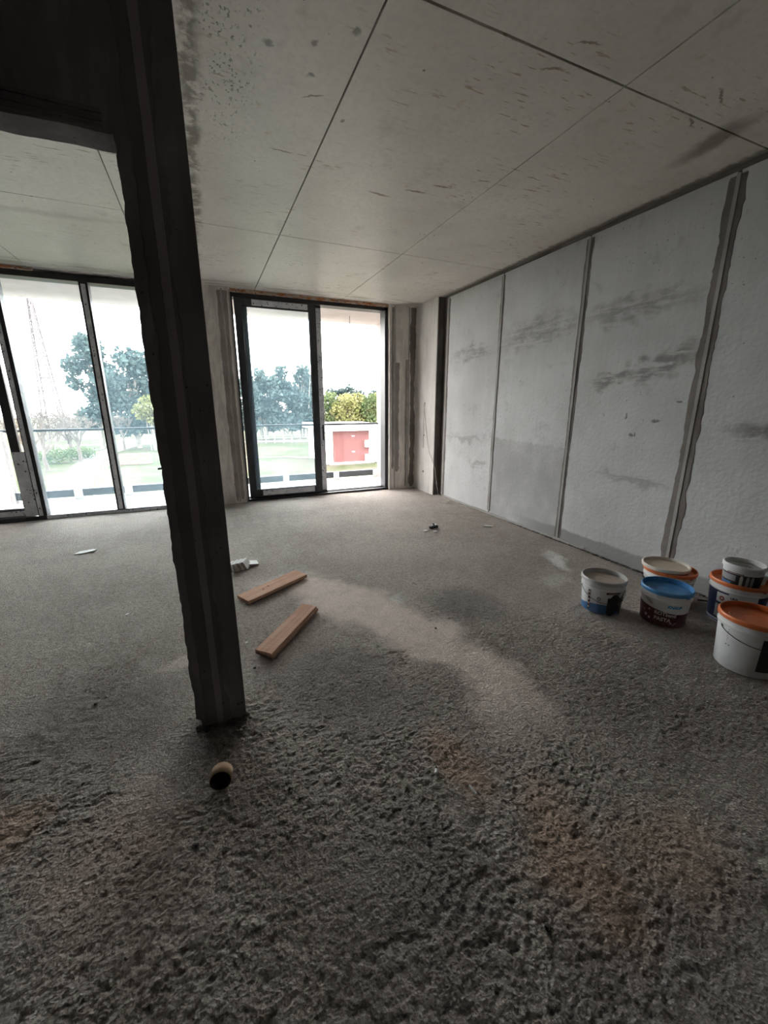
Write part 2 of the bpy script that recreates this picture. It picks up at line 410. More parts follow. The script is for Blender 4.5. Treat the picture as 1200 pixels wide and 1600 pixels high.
M['tubein'] = simple('shaded_cardboard_inside', (0.05, 0.035, 0.028), 0.95, 0.15, 30)  # shade of the hollow painted into a darker card colour
M['offcut'] = simple('white_profile_offcut', (0.60, 0.60, 0.585), 0.6, 0.08, 30)
# ------------------------------------------------------------------ mesh helpers
def link(name, me, mat=None, parent=None, label=None, cat=None, group=None, kind=None, loc=None, rot=None):
    o = bpy.data.objects.new(name, me)
    COL.objects.link(o)
    if mat is not None:
        for m_ in (mat if isinstance(mat, (list, tuple)) else [mat]):
            if me.materials.find(m_.name) < 0 or True:
                me.materials.append(m_)
    if parent is not None:
        o.parent = parent
    if loc is not None: o.location = loc
    if rot is not None: o.rotation_euler = rot
    tag(o, label, cat, group, kind)
    return o
def tag(o, label=None, cat=None, group=None, kind=None):
    if label: o['label'] = label
    if cat: o['category'] = cat
    if group: o['group'] = group
    if kind: o['kind'] = kind
    return o
def empty(name, loc=(0, 0, 0), rz=0, label=None, cat=None, group=None, kind=None):
    o = bpy.data.objects.new(name, None)
    COL.objects.link(o)
    o.location = loc
    o.rotation_euler = (0, 0, rz)
    o.empty_display_size = 0.05
    return tag(o, label, cat, group, kind)
class MB:
    """collects vertices and faces of ONE mesh"""
    def __init__(s):
        s.v, s.f, s.mi, s.sm = [], [], [], []
    def add(s, vs_, fs, mi=0, smooth=False):
        b = len(s.v)
        s.v += [tuple(x) for x in vs_]
        for f in fs:
            s.f.append(tuple(i+b for i in f)); s.mi.append(mi); s.sm.append(smooth)
    def box(s, x0, x1, y0, y1, z0, z1, mi=0):
        V = [(x0, y0, z0), (x1, y0, z0), (x1, y1, z0), (x0, y1, z0), (x0, y0, z1), (x1, y0, z1), (x1, y1, z1), (x0, y1, z1)]
        s.add(V, [(0, 3, 2, 1), (4, 5, 6, 7), (0, 1, 5, 4), (1, 2, 6, 5), (2, 3, 7, 6), (3, 0, 4, 7)], mi)
        return s
    def prism(s, poly, axis, a, b, mi=0):
        """extrude a 2-D polygon along an axis ('x','y','z') from a to b"""
        n = len(poly)
        def pt(q, h):
            return {'x': (h, q[0], q[1]), 'y': (q[0], h, q[1]), 'z': (q[0], q[1], h)}[axis]
        V = [pt(q, a) for q in poly] + [pt(q, b) for q in poly]
        F = [tuple(range(n))[::-1], tuple(range(n, 2*n))] + [(i, (i+1) % n, n+(i+1) % n, n+i) for i in range(n)]
        s.add(V, F, mi)
        return s
    def tube(s, pts, r, n=8, mi=0, cap=True):
        pts = [Vector(p) for p in pts]
        rr = r if isinstance(r, (list, tuple)) else [r]*len(pts)
        V, F = [], []
        for i, p in enumerate(pts):
            d = (pts[min(i+1, len(pts)-1)] - pts[max(i-1, 0)]).normalized()
            a = d.cross(Vector((0, 0, 1)) if abs(d.z) < 0.9 else Vector((1, 0, 0))).normalized()
            b = d.cross(a)
            for k in range(n):
                t = 2*math.pi*k/n
                V.append(p + (a*math.cos(t) + b*math.sin(t))*rr[i])
        for i in range(len(pts)-1):
            for k in range(n):
                F.append((i*n+k, i*n+(k+1) % n, (i+1)*n+(k+1) % n, (i+1)*n+k))
        s.add(V, F, mi, True)
        if cap:
            e = (len(pts)-1)*n
            s.add([V[k] for k in range(n)], [tuple(range(n))[::-1]], mi)
            s.add([V[e+k] for k in range(n)], [tuple(range(n))], mi)
        return s
    def lathe(s, prof, n=40, mi=0, smooth=True):
        """prof: (r, z) list, revolved round z"""
        for (ra, za), (rb_, zb) in zip(prof[:-1], prof[1:]):
            V = [(ra*math.cos(2*math.pi*k/n), ra*math.sin(2*math.pi*k/n), za) for k in range(n)]
            V += [(rb_*math.cos(2*math.pi*k/n), rb_*math.sin(2*math.pi*k/n), zb) for k in range(n)]
            s.add(V, [(k, (k+1) % n, n+(k+1) % n, n+k) for k in range(n)], mi, smooth)
        return s
    def mesh(s, name):
        me = bpy.data.meshes.new(name)
        me.from_pydata(s.v, [], s.f)
        me.polygons.foreach_set('material_index', s.mi)
        me.polygons.foreach_set('use_smooth', s.sm)
        me.update()
        return me
    def build(s, name, mat, parent=None, bevel=0.0, **kw):
        o = link(name, s.mesh(name), mat, parent, **kw)
        if bevel:
            b = o.modifiers.new('edge', 'BEVEL')
            b.width, b.segments, b.limit_method = bevel, 2, 'ANGLE'
        return o
def box(name, b, mat, parent=None, bevel=0.0, **kw):
    return MB().box(*b).build(name, mat, parent, bevel, **kw)
# value noise in numpy (used for relief and irregular edges)
RNG = np.random.default_rng(3)
LAT = RNG.random((256, 256))
def vnoise(x, y):
    xi, yi = np.floor(x).astype(int), np.floor(y).astype(int)
    fx, fy = x-xi, y-yi
    fx, fy = fx*fx*(3-2*fx), fy*fy*(3-2*fy)
    g = lambda a, b: LAT[a & 255, b & 255]
    return (g(xi, yi)*(1-fx)+g(xi+1, yi)*fx)*(1-fy)+(g(xi, yi+1)*(1-fx)+g(xi+1, yi+1)*fx)*fy
def n1(t, seed=0.0):
    return float(vnoise(np.array([t]), np.array([seed*7.31+0.5]))[0])
# ------------------------------------------------------------------ floor with real relief
def axis(segs):
    out = []
    for a, b, st in segs:
        n = max(1, int(round((b-a)/st)))
        out += list(np.linspace(a, b, n, endpoint=False))
    out.append(segs[-1][1])
    return np.array(out)
def smooth(e0, e1, v):
    t = np.clip((v-e0)/(e1-e0), 0, 1)
    return t*t*(3-2*t)
def blob(X, Y, cx, cy, rx, ry, rot=0.0, inner=0.3):
    dx, dy = X-cx, Y-cy
    c, s = math.cos(rot), math.sin(rot)
    u, v = (dx*c+dy*s)/rx, (-dx*s+dy*c)/ry
    return smooth(1.0, inner, np.sqrt(u*u+v*v))
def polydist(X, Y, pts):
    best = np.full(X.shape, 1e9)
    for (ax, ay, aw), (bx, by, bw) in zip(pts[:-1], pts[1:]):
        dx, dy = bx-ax, by-ay
        t = np.clip(((X-ax)*dx+(Y-ay)*dy)/(dx*dx+dy*dy), 0, 1)
        d = np.hypot(X-(ax+dx*t), Y-(ay+dy*t))/(aw+(bw-aw)*t)
        best = np.minimum(best, d)
    return best
def make_floor():
    xs = axis([(XL, -1.2, .03), (-1.2, -0.7, .011), (-0.7, 1.5, .0052), (1.5, 3.44, .012)])
    ys = axis([(YB, 0.3, .05), (0.3, 1.9, .0052), (1.9, 3.4, .010), (3.4, YF+.15, .022)])
    X, Y = np.meshgrid(xs, ys)
    wx = X + 0.12*(vnoise(X*6, Y*6)-.5) + 0.05*(vnoise(X*19+9, Y*19)-.5)
    wy = Y + 0.12*(vnoise(X*6+40, Y*6+11)-.5) + 0.05*(vnoise(X*19+3, Y*19+60)-.5)
    path = [(0.66, 2.98, .20), (0.86, 2.62, .26), (1.10, 2.12, .24), (1.26, 1.62, .20), (1.24, 1.30, .19), (1.10, 1.0, .20)]
    d = polydist(wx, wy, path)
    dust = smooth(1.25, 0.55, d)*smooth(0.9, 1.5, Y)
    dust = np.maximum(dust, 0.45*blob(wx, wy, 0.55, 3.15, .45, .25))
    dust = np.maximum(dust, 0.35*blob(wx, wy, -0.35, 1.15, .30, .5))
    dust = np.maximum(dust, 0.5*blob(wx, wy, -0.25, 2.3, .16, .10))
    dust = np.maximum(dust, 0.30*smooth(5.0, 6.2, Y))  # floor also turns paler towards the window wall
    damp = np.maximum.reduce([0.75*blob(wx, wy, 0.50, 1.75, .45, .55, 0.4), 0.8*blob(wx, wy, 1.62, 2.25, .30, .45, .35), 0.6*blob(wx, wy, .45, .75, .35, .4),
                              0.6*blob(wx, wy, -.6, 2.0, .5, .5), 0.5*blob(wx, wy, 2.0, 1.0, .6, .6), 0.95*blob(wx, wy, -.06, 1.60, .17, .16), 0.5*blob(wx, wy, .95, .35, .6, .3)])*(1-dust)  # blob at the partition foot is mostly painted shade, partly damp
    rust = np.maximum.reduce([0.95*blob(wx, wy, .80, 1.10, .14, .22), 1.0*blob(wx, wy, .95, .68, .22, .36, -.3), 0.9*blob(wx, wy, -.82, 1.46, .20, .20), 0.6*blob(wx, wy, 1.25, .55, .30, .25), 0.4*blob(wx, wy, -.45, 1.25, .3, .3)])
    white = np.maximum.reduce([blob(wx, wy, 2.86, 2.60, .09, .34, -.45), 0.45*blob(wx, wy, 1.22, 2.50, .08, .12), 0.35*blob(wx, wy, 2.5, 2.25, .2, .18)])
    amp = 1-0.60*np.clip(dust, 0, 1)
    near = smooth(4.6, 1.2, Y)
    z = 0.005*(vnoise(X*2.1, Y*2.1)-.5) + 0.003*(vnoise(X*9, Y*9)-.5)
    rug = .36+.72*vnoise(X*3.3+17, Y*3.3+5)
    g = vnoise(X*70+5, Y*70+1)
    z += amp*rug*(0.0035*(vnoise(X*34+3, Y*34+7)-.5) + (0.0035*(np.abs(g-.5)*2) + 0.0030*(vnoise(X*130, Y*130)-.5))*near)
    def worley(U, W):
        ui, wi = np.floor(U).astype(int), np.floor(W).astype(int)
        best = np.full(U.shape, 9.0)
        for a in (-1, 0, 1):
            for b in (-1, 0, 1):
                px = ui+a+LAT[(ui+a) & 255, (wi+b) & 255]
                py = wi+b+LAT[(wi+b+97) & 255, (ui+a+31) & 255]
                best = np.minimum(best, (U-px)**2+(W-py)**2)
        return np.sqrt(best)
    wob = .35*(vnoise(X*90+8, Y*90+2)-.5)
    cell = np.clip(worley(X*62+wob, Y*62-wob), 0, 1)
    z += amp*rug*near*0.0056*(.55-cell**1.5)*(.4+.9*vnoise(X*40+50, Y*40+20))
    cell2 = np.clip(worley(X*104+wob+31, Y*104-wob+12), 0, 1)
    z += amp*rug*near*0.0030*(.5-cell2)
    pits = np.clip(vnoise(X*46+70, Y*46+31)-.74, 0, 1)*0.028*amp*near*rug
    z -= pits
    z -= 0.004
    nx, ny = len(xs), len(ys)
    co = np.stack([X, Y, z], -1).reshape(-1, 3).astype(np.float32)
    i = (np.arange(ny-1)[:, None]*nx+np.arange(nx-1)[None, :]).ravel()
    q = np.stack([i, i+1, i+nx+1, i+nx], -1).astype(np.int32)
    me = bpy.data.meshes.new('floor')
    me.vertices.add(len(co)); me.vertices.foreach_set('co', co.ravel())
    me.loops.add(q.size); me.loops.foreach_set('vertex_index', q.ravel())
    me.polygons.add(len(q))
    me.polygons.foreach_set('loop_start', np.arange(0, q.size, 4, dtype=np.int32))
    me.polygons.foreach_set('loop_total', np.full(len(q), 4, np.int32))
    me.polygons.foreach_set('use_smooth', np.ones(len(q), bool))
    me.update(calc_edges=True)
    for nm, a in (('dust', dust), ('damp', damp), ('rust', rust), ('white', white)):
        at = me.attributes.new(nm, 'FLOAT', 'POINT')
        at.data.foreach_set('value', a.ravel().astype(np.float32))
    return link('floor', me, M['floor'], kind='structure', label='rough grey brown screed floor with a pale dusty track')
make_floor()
box('floor_slab', (XL-.2, XR+.3, YB-.2, YF+.15, -.3, -.02), M['shell'], kind='structure', label='concrete slab under the screed')
# ------------------------------------------------------------------ ceiling: formwork panels with open joints
ceil = MB().box(XL-.2, XR+.3, YB-.2, YW+.28, H+.03, H+.3).build('ceiling', M['void'], kind='structure', label='concrete ceiling of large formwork panels with dark joints')
cx = [XL, -2.85, -1.63, -0.42, 0.806, 2.047, XR+.05]
cy = [YB, -0.70, 1.768, 4.2425, YW+.10]
gx = {0.806: .0045, 2.047: .003, -0.42: .003, -1.63: .003}
for i in range(len(cx)-1):
    for j in range(len(cy)-1):
        g0, g1 = gx.get(cx[i], .003), gx.get(cx[i+1], .003)
        h0, h1 = (.0055 if cy[j] == 1.768 else .003), (.0055 if cy[j+1] == 1.768 else .003)
        box('ceiling_panel', (cx[i]+g0, cx[i+1]-g1, cy[j]+h0, cy[j+1]-h1, H+random.uniform(0, .0015), H+.032), M['ceiling'], ceil, .0015)
# ------------------------------------------------------------------ irregular mortar strips (one thin solid each)
def strip(name, mat, parent, org, U, V, Nn, length, wl, wr, proud, seed, n=90, jag=0.5, lo=0.0):
    """strip running along V from org; half widths wl (towards -U) and wr (+U) wander; sits proud along Nn"""
    org, U, V, Nn = Vector(org), Vector(U), Vector(V), Vector(Nn)
    mb = MB()
    vs_, fs = [], []
    for i in range(n+1):
        t = length*i/n
        rag = lambda q, sd: 1-jag+jag*(.9*n1(q*1.7, sd)+.75*n1(q*8.3, sd+5)+.55*n1(q*29, sd+7))
        a = wl*rag(t, seed)
        b = wr*rag(t+9, seed+2)
        a, b = max(a, .002), max(b, .002)
        if lo and i < 3: a, b = a*(.4+.2*i), b*(.4+.2*i)
        p = org + V*t
        for q, h in ((-a, -.002), (-a*.85, proud), (b*.85, proud), (b, -.002)):
            vs_.append(p + U*q + Nn*h)
        if i:
            k = 4*i
            for m in range(3):
                fs.append((k-4+m, k-3+m, k+1+m, k+m))
    mb.add(vs_, fs, 0, False)
    return mb.build(name, mat, parent)
# ------------------------------------------------------------------ right wall of tall panels
wr_ = MB().box(XR+.045, XR+.25, YB, YP+.03, -.05, H+.03).build('wall_right', M['void'], kind='structure', label='grey panel wall with vertical mortar joints and damp stains')
jy = [YB, -1.53, -.37, .78, 1.918, 3.048, 4.218, 5.385]
for i in range(len(jy)-1):
    box('wall_panel', (XR, XR+.06, jy[i]+.009, jy[i+1]-.009, .004 if i % 2 else .0, H-.035), M['panel'], wr_, .004)
for k, y in enumerate(jy[1:]):
    w0 = {1.918: .058, 3.048: .040, 4.218: .030}.get(y, .045)
    z0 = .02 if y != 4.218 else .05
    strip('mortar_smear', M['smear'], wr_, (XR, y, z0), (0, 1, 0), (0, 0, 1), (-1, 0, 0), H-.06-z0, w0, w0, .0025, k*3+1.0, 120, .42)
    strip('joint_fill', M['joint'], wr_, (XR-.0015, y, z0), (0, 1, 0), (0, 0, 1), (-1, 0, 0), H-.05-z0, .014, .014, .006, k*3+2.0, 80, .18)
# ragged mortar bed between the panel heads and the ceiling, crumbs along the foot
strip('mortar_bed', M['smear'], wr_, (XR+.012, YB, H-.012), (0, 0, 1), (0, 1, 0), (-1, 0, 0), 5.4-YB, .022, .02, .004, 41.0, 260, .7)
strip('foot_mortar', M['joint'], wr_, (XR-.004, 2.7, .012), (0, 0, 1), (0, 1, 0), (-1, 0, 0), 2.68, .012, .014, .008, 47.0, 140, .6)
mb = MB()
for k in range(230):
    y = 1.2+2.6*random.random(); r = random.uniform(.004, .012)
    bm = bmesh.new(); bmesh.ops.create_icosphere(bm, subdivisions=1, radius=r)
    V = [(XR-random.uniform(.0, .03)+v.co.x, y+v.co.y*1.3, .002+v.co.z*.8) for v in bm.verts]
    mb.add(V, [tuple(v.index for v in f.verts) for f in bm.faces], 0); bm.free()
tag(mb.build('foot_gravel', M['smear'], wr_), kind='stuff')
# ------------------------------------------------------------------ pier in the far corner
pier = MB().box(XP, XR+.25, YP, YW+.25, -.05, H+.02).build('wall_pier', M['pier'], kind='structure', label='pale concrete pier in the far right corner', bevel=.004)
box('pier_face', (XP+.012, XR+.14, YP-.006, YP+.01, .0, H), M['pierdark'], pier)  # darker sheet over the front of the pier
strip('mortar_smear', M['void'], wr_, (XR+.03, 5.505, .01), (0, 1, 0), (0, 0, 1), (-1, 0, 0), H-.02, .03, .06, .004, 61.0, 90, .3)
strip('mortar_smear', M['smear'], wr_, (XR+.004, 5.415, .02), (0, 1, 0), (0, 0, 1), (-1, 0, 0), H-.05, .055, .02, .004, 63.0, 90, .3)
for k, (z, s_) in enumerate(((1.42, 1.0), (.92, .9), (.33, 1.1))):
    mb = MB()
    ring = [(XP-.0015, 5.88+.02*s_*math.cos(a)*(.6+.5*n1(a*2, k)), z+.022*s_*math.sin(a)*(.6+.5*n1(a*2+4, k))) for a in np.linspace(0, 6.0, 10)]
    mb.add(ring+[(x+.004, y, zz) for x, y, zz in ring], [tuple(range(10)), tuple(range(10, 20))[::-1]]+[(i, (i+1) % 10, 10+(i+1) % 10, 10+i) for i in range(10)])
    mb.build('chipped_hole', M['void'], pier)
# ------------------------------------------------------------------ window wall
XD0, XD1 = .485, 2.79
XW0, XW1 = -2.85, -.25
wf = MB()
wf.box(XW1, XD0, YW, YW+.25, -.05, H+.02)
wf.box(XD1, XP+.05, YW, YW+.25, -.05, H+.02)
wf.box(XL, XW0, YW, YW+.25, -.05, H+.02)
wf.box(XL, XP+.05, YW+.02, YW+.25, H-.006, H+.03)
wfo = wf.build('wall_far', M['wallfar'], kind='structure', label='window wall piers beside the glazed openings')
M['drip'] = m_concrete('window_wall_drips', (0.25, 0.23, 0.215), (0.36, 0.335, 0.315), False)
for k, (x, w0, mt, z0, z1) in enumerate(((.345, .030, 'drip', .03, 2.85), (.418, .024, 'drip', .05, 2.85), (2.925, .040, 'drip', .30, 2.05), (2.850, .020, 'drip', .35, 2.85), (3.205, .045, 'smear', .02, 2.87), (3.095, .022, 'drip', .03, 2.1))):
    strip('mortar_smear', M[mt], wfo, (x, YW, z0), (1, 0, 0), (0, 0, 1), (0, -1, 0), z1-z0, w0, w0, .0025, 70+k*4.0, 130, .6, 1.0)
for k, x in enumerate((.380, 2.885, 3.135)):
    strip('joint_fill', M['joint'], wfo, (x, YW-.001, .02), (1, 0, 0), (0, 0, 1), (0, -1, 0), H-.04, .011, .011, .006, 95+k*3.0, 90, .2)
strip('plaster_edge', M['pier'], wfo, (XD1+.012, YW, .0), (1, 0, 0), (0, 0, 1), (0, -1, 0), H-.03, .012, .012, .006, 120.0, 60, .2)
strip('plaster_edge', M['joint'], wfo, (XD0-.01, YW, .0), (1, 0, 0), (0, 0, 1), (0, -1, 0), H-.03, .010, .010, .005, 124.0, 60, .2)
# ------------------------------------------------------------------ unseen shell
box('wall_left', (XL-.2, XL, YB, YW+.25, -.05, H+.02), M['shell'], kind='structure')
box('wall_rear', (XL-.2, XR+.25, YB-.2, YB, -.05, H+.02), M['shell'], kind='structure')
# ------------------------------------------------------------------ partition with the door opening
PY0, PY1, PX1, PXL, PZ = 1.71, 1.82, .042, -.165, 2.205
zs = np.linspace(.0, PZ, 160)
poly = [(PX1, 0.0), (PX1, H+.01), (-1.15, H+.01)]
poly += [(x, PZ+.010*(n1(x*14, 3)-.5)) for x in np.linspace(-1.15, PXL-.02, 40)]
poly += [(PXL+.005*(n1(z*7, 9)-.5)+.007*(n1(z*41, 11)-.5)+(.02 if z < .05 else 0), z) for z in zs[::-1]]
wp = MB()
wp.prism(poly, 'y', PY0, PY1)
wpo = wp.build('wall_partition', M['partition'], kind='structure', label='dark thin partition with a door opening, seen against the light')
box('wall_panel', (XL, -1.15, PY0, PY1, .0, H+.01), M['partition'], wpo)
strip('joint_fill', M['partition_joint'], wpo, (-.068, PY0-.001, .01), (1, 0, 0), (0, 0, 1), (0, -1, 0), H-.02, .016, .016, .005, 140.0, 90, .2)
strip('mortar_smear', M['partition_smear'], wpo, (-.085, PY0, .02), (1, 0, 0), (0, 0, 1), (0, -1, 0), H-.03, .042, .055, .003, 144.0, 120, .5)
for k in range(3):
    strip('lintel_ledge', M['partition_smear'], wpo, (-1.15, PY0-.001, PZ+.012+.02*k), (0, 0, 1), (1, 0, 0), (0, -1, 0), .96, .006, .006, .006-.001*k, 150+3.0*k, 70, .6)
MB().tube([(PXL+.01, PY0+.02, 1.17), (PXL-.012, PY0+.02, 1.168)], .004, 6).build('nail', M['wire'], wpo)
for (x, z, r) in ((-.055, .10, .012), (.012, .075, .006), (.028, .078, .005)):
    mb = MB(); mb.tube([(x, PY0-.003, z), (x, PY0+.01, z)], r, 10); mb.build('drill_hole', M['void'], wpo)
# crumbled mortar round its foot
mb = MB()
for k in range(26):
    x = random.uniform(PXL-.005, PX1+.02); r = random.uniform(.006, .016)
    y = PY0-random.uniform(-.02, .03)
    bm = bmesh.new(); bmesh.ops.create_icosphere(bm, subdivisions=1, radius=r)
    V = [(x+v.co.x*random.uniform(.8, 1.3), y+v.co.y, .002+v.co.z*.7) for v in bm.verts]
    mb.add(V, [tuple(v.index for v in f.verts) for f in bm.faces], 0); bm.free()
tag(mb.build('mortar_crumbs', M['clod'], wpo), kind='stuff')
# ------------------------------------------------------------------ glazing
def leaf(parent, name, x0, x1, z0, z1, y0, dep, st, mat, film=None, label=None):
    """one glazed leaf: frame, pane, films"""
    mb = MB()
    mb.box(x0, x0+st, y0, y0+dep, z0, z1)
    mb.box(x1-st, x1, y0, y0+dep, z0, z1)
    mb.box(x0+st, x1-st, y0, y0+dep, z0, z0+st+.01)
    mb.box(x0+st, x1-st, y0, y0+dep, z1-st, z1)
    o = mb.build(name, mat, parent, .004, label=label)
    box('glass_pane', (x0+st-.005, x1-st+.005, y0+dep*.45, y0+dep*.45+.008, z0+st, z1-st+.005), M['glass'], o)
    # black gasket set just inside the frame
    g = MB()
    for b in ((x0+st, x0+st+.008, z0+st, z1-st), (x1-st-.008, x1-st, z0+st, z1-st), (x0+st, x1-st, z0+st+.01, z0+st+.018), (x0+st, x1-st, z1-st-.008, z1-st)):
        g.box(b[0], b[1], y0+dep*.25, y0+dep*.42, b[2], b[3])
    g.build('gasket', M['frame'], o)
    for b in (film or []):
        box('protective_film', (b[0], b[1], y0-.0025, y0+.001, b[2], b[3]), M['film'], o)
    return o
door = empty('door_1', (0, 0, 0), kind='structure', label='tall sliding balcony door with both leaves pushed to the left')
FZ0, FZ1 = .03, 2.80
def dpart(name, b, mat, par, **kw):
    return box(name, b, mat, par, **kw)
dpart('frame_jamb', (XD0+.004, XD0+.028, YF-.035, YF+.15, 0, H-.03), M['frame'], door)
dpart('frame_jamb', (XD1-.055, XD1-.004, YF-.035, YF+.15, 0, H-.03), M['frame'], door)
dpart('frame_head', (XD0+.004, XD1-.004, YF-.035, YF+.15, FZ1, H-.045), M['frame'], door)
dpart('foam_strip', (XD0-.01, XD1-.02, YF-.07, YF+.10, H-.042, H-.004), M['foam'], door)
th = MB(); th.box(XD0, XD1, YF-.05, YF+.15, -.02, .030); th.box(XD0, XD1, YF+.02, YF+.03, .03, .042); th.box(XD0, XD1, YF+.09, YF+.10, .03, .042)
th.build('threshold', M['frame'], door)
L1 = leaf(door, 'sliding_leaf', .533, 1.645, .045, FZ1, YF-.02, .05, .097, M['leafmetal'],
          [(.76, 1.53, FZ1-.088, FZ1-.012), (.72, 1.52, .065, .145)])
L2 = leaf(door, 'sliding_leaf', .610, 1.745, .045, FZ1, YF+.06, .05, .085, M['leafmetal'],
          [(1.668, 1.742, .06, FZ1-.03)])
h2 = MB(); h2.box(1.700, 1.722, YF+.035, YF+.06, .86, 1.10)
h2.build('pull_handle', M['grip'], L2, .006)
win = empty('window_1', (0, 0, 0), kind='structure', label='wide balcony window with film covered mullions left of the partition')
dpart('frame_head', (XW0, XW1, YF-.035, YF+.15, 2.80, H-.03), M['frame'], win)
fo = strip('foam_strip', M['foam'], win, (-2.6, YF-.045, H-.022), (0, 0, 1), (1, 0, 0), (0, -1, 0), 1.02, .012, .014, .03, 170.0, 60, .5)
dpart('frame_jamb', (XW1-.05, XW1, YF-.035, YF+.15, 0, 2.80), M['frame'], win)
dpart('frame_jamb', (XW0, XW0+.05, YF-.035, YF+.15, 0, 2.80), M['frame'], win)
sill = dpart('frame_sill', (XW0, XW1, YF-.04, YF+.15, -.02, .045), M['frame'], win)
box('protective_film', (-1.95, XW1-.06, YF-.0425, YF-.039, -.002, .036), M['film'], sill)
def mullion(x0, x1, f0, f1):
    m = dpart('mullion', (x0, x1, YF-.03, YF+.10, .045, 2.80), M['frame'], win)
    box('protective_film', (f0, f1, YF-.0325, YF-.029, .05, 2.78), M['film'], m)
mullion(-1.185, -1.095, -1.165, -1.118)
mullion(-2.035, -1.945, -2.025, -1.985)
for a, b in ((-1.095, XW1-.05), (-1.945, -1.185)):
    box('glass_pane', (a-.002, b+.002, YF+.03, YF+.038, .04, 2.805), M['glass'], win)
    box('glass_pane', (a-.002, b+.002, YF+.055, YF+.063, .04, 2.805), M['glass'], win)
ls = leaf(win, 'window_sash', -2.80, -2.085, .05, 2.795, YF+.0, .06, .085, M['leafmetal'],
          [(-2.168, -2.04, .05, .85), (-2.79, -2.168, .06, .125)])
# ------------------------------------------------------------------ balcony
BY = 7.55
box('balcony_floor', (-3.6, 3.6, YF+.15, BY+.14, -.25, -.005), M['balcony'], kind='structure', label='pale bare balcony floor outside the doors')
box('balcony_soffit', (-3.6, 3.6, YW+.25, BY+.10, 2.835, H+.3), M['render'], kind='structure', label='pinkish rendered balcony soffit above the railing')
box('balcony_wall_side', (3.14, 3.5, YW+.25, BY+.04, -.1, 2.84), M['render'], kind='structure', label='pinkish white balcony side wall right of the door')
box('balcony_wall_side', (-3.1, -2.70, YW+.25, BY+.04, -.1, 2.84), M['render'], kind='structure', label='pinkish white balcony side wall at the left edge')
rail = empty('balcony_railing', (0, BY, 0), label='glass balcony railing with slim grey handrail and dark base channel', cat='railing')
def rp(name, mb, mat, bevel=0.0):
    o = mb.build(name, mat, rail, bevel); o.matrix_parent_inverse = Matrix.Translation((0, -BY, 0)); return o
rp('handrail', MB().tube([(-2.68, BY, 1.042), (3.15, BY, 1.046)], .019, 10), M['handrail'])
rp('base_channel', MB().box(-2.66, 3.10, BY-.03, BY+.03, .035, .145), M['baserail'], .003)
for a, b in ((-2.66, -1.24), (-1.23, .06), (.07, 1.29), (1.30, 2.24), (2.25, 3.10)):
    rp('glass_panel', MB().box(a, b, BY-.006, BY+.006, .14, 1.035), M['railglass'])
for x in (-1.89, -1.22, -.3, .55, 1.29, 2.25, 3.07):
    rp('mortar_block', MB().box(x-.055, x+.055, BY-.05, BY-.028, -.006, .155), M['white_block'], .004)
rp('end_post', MB().box(-2.675, -2.635, BY-.02, BY+.02, -.005, 1.04), M['white_block'])
mb = MB(); mb.tube([(2.414, 7.0, 2.84), (2.410, 7.0, 2.72), (2.418, 7.0, 2.62), (2.412, 7.0, 2.47)], [.004, .004, .009, .004], 6)
mb.build('hanging_wire', M['wire'], label='thin wire hanging from the balcony soffit', cat='wire')
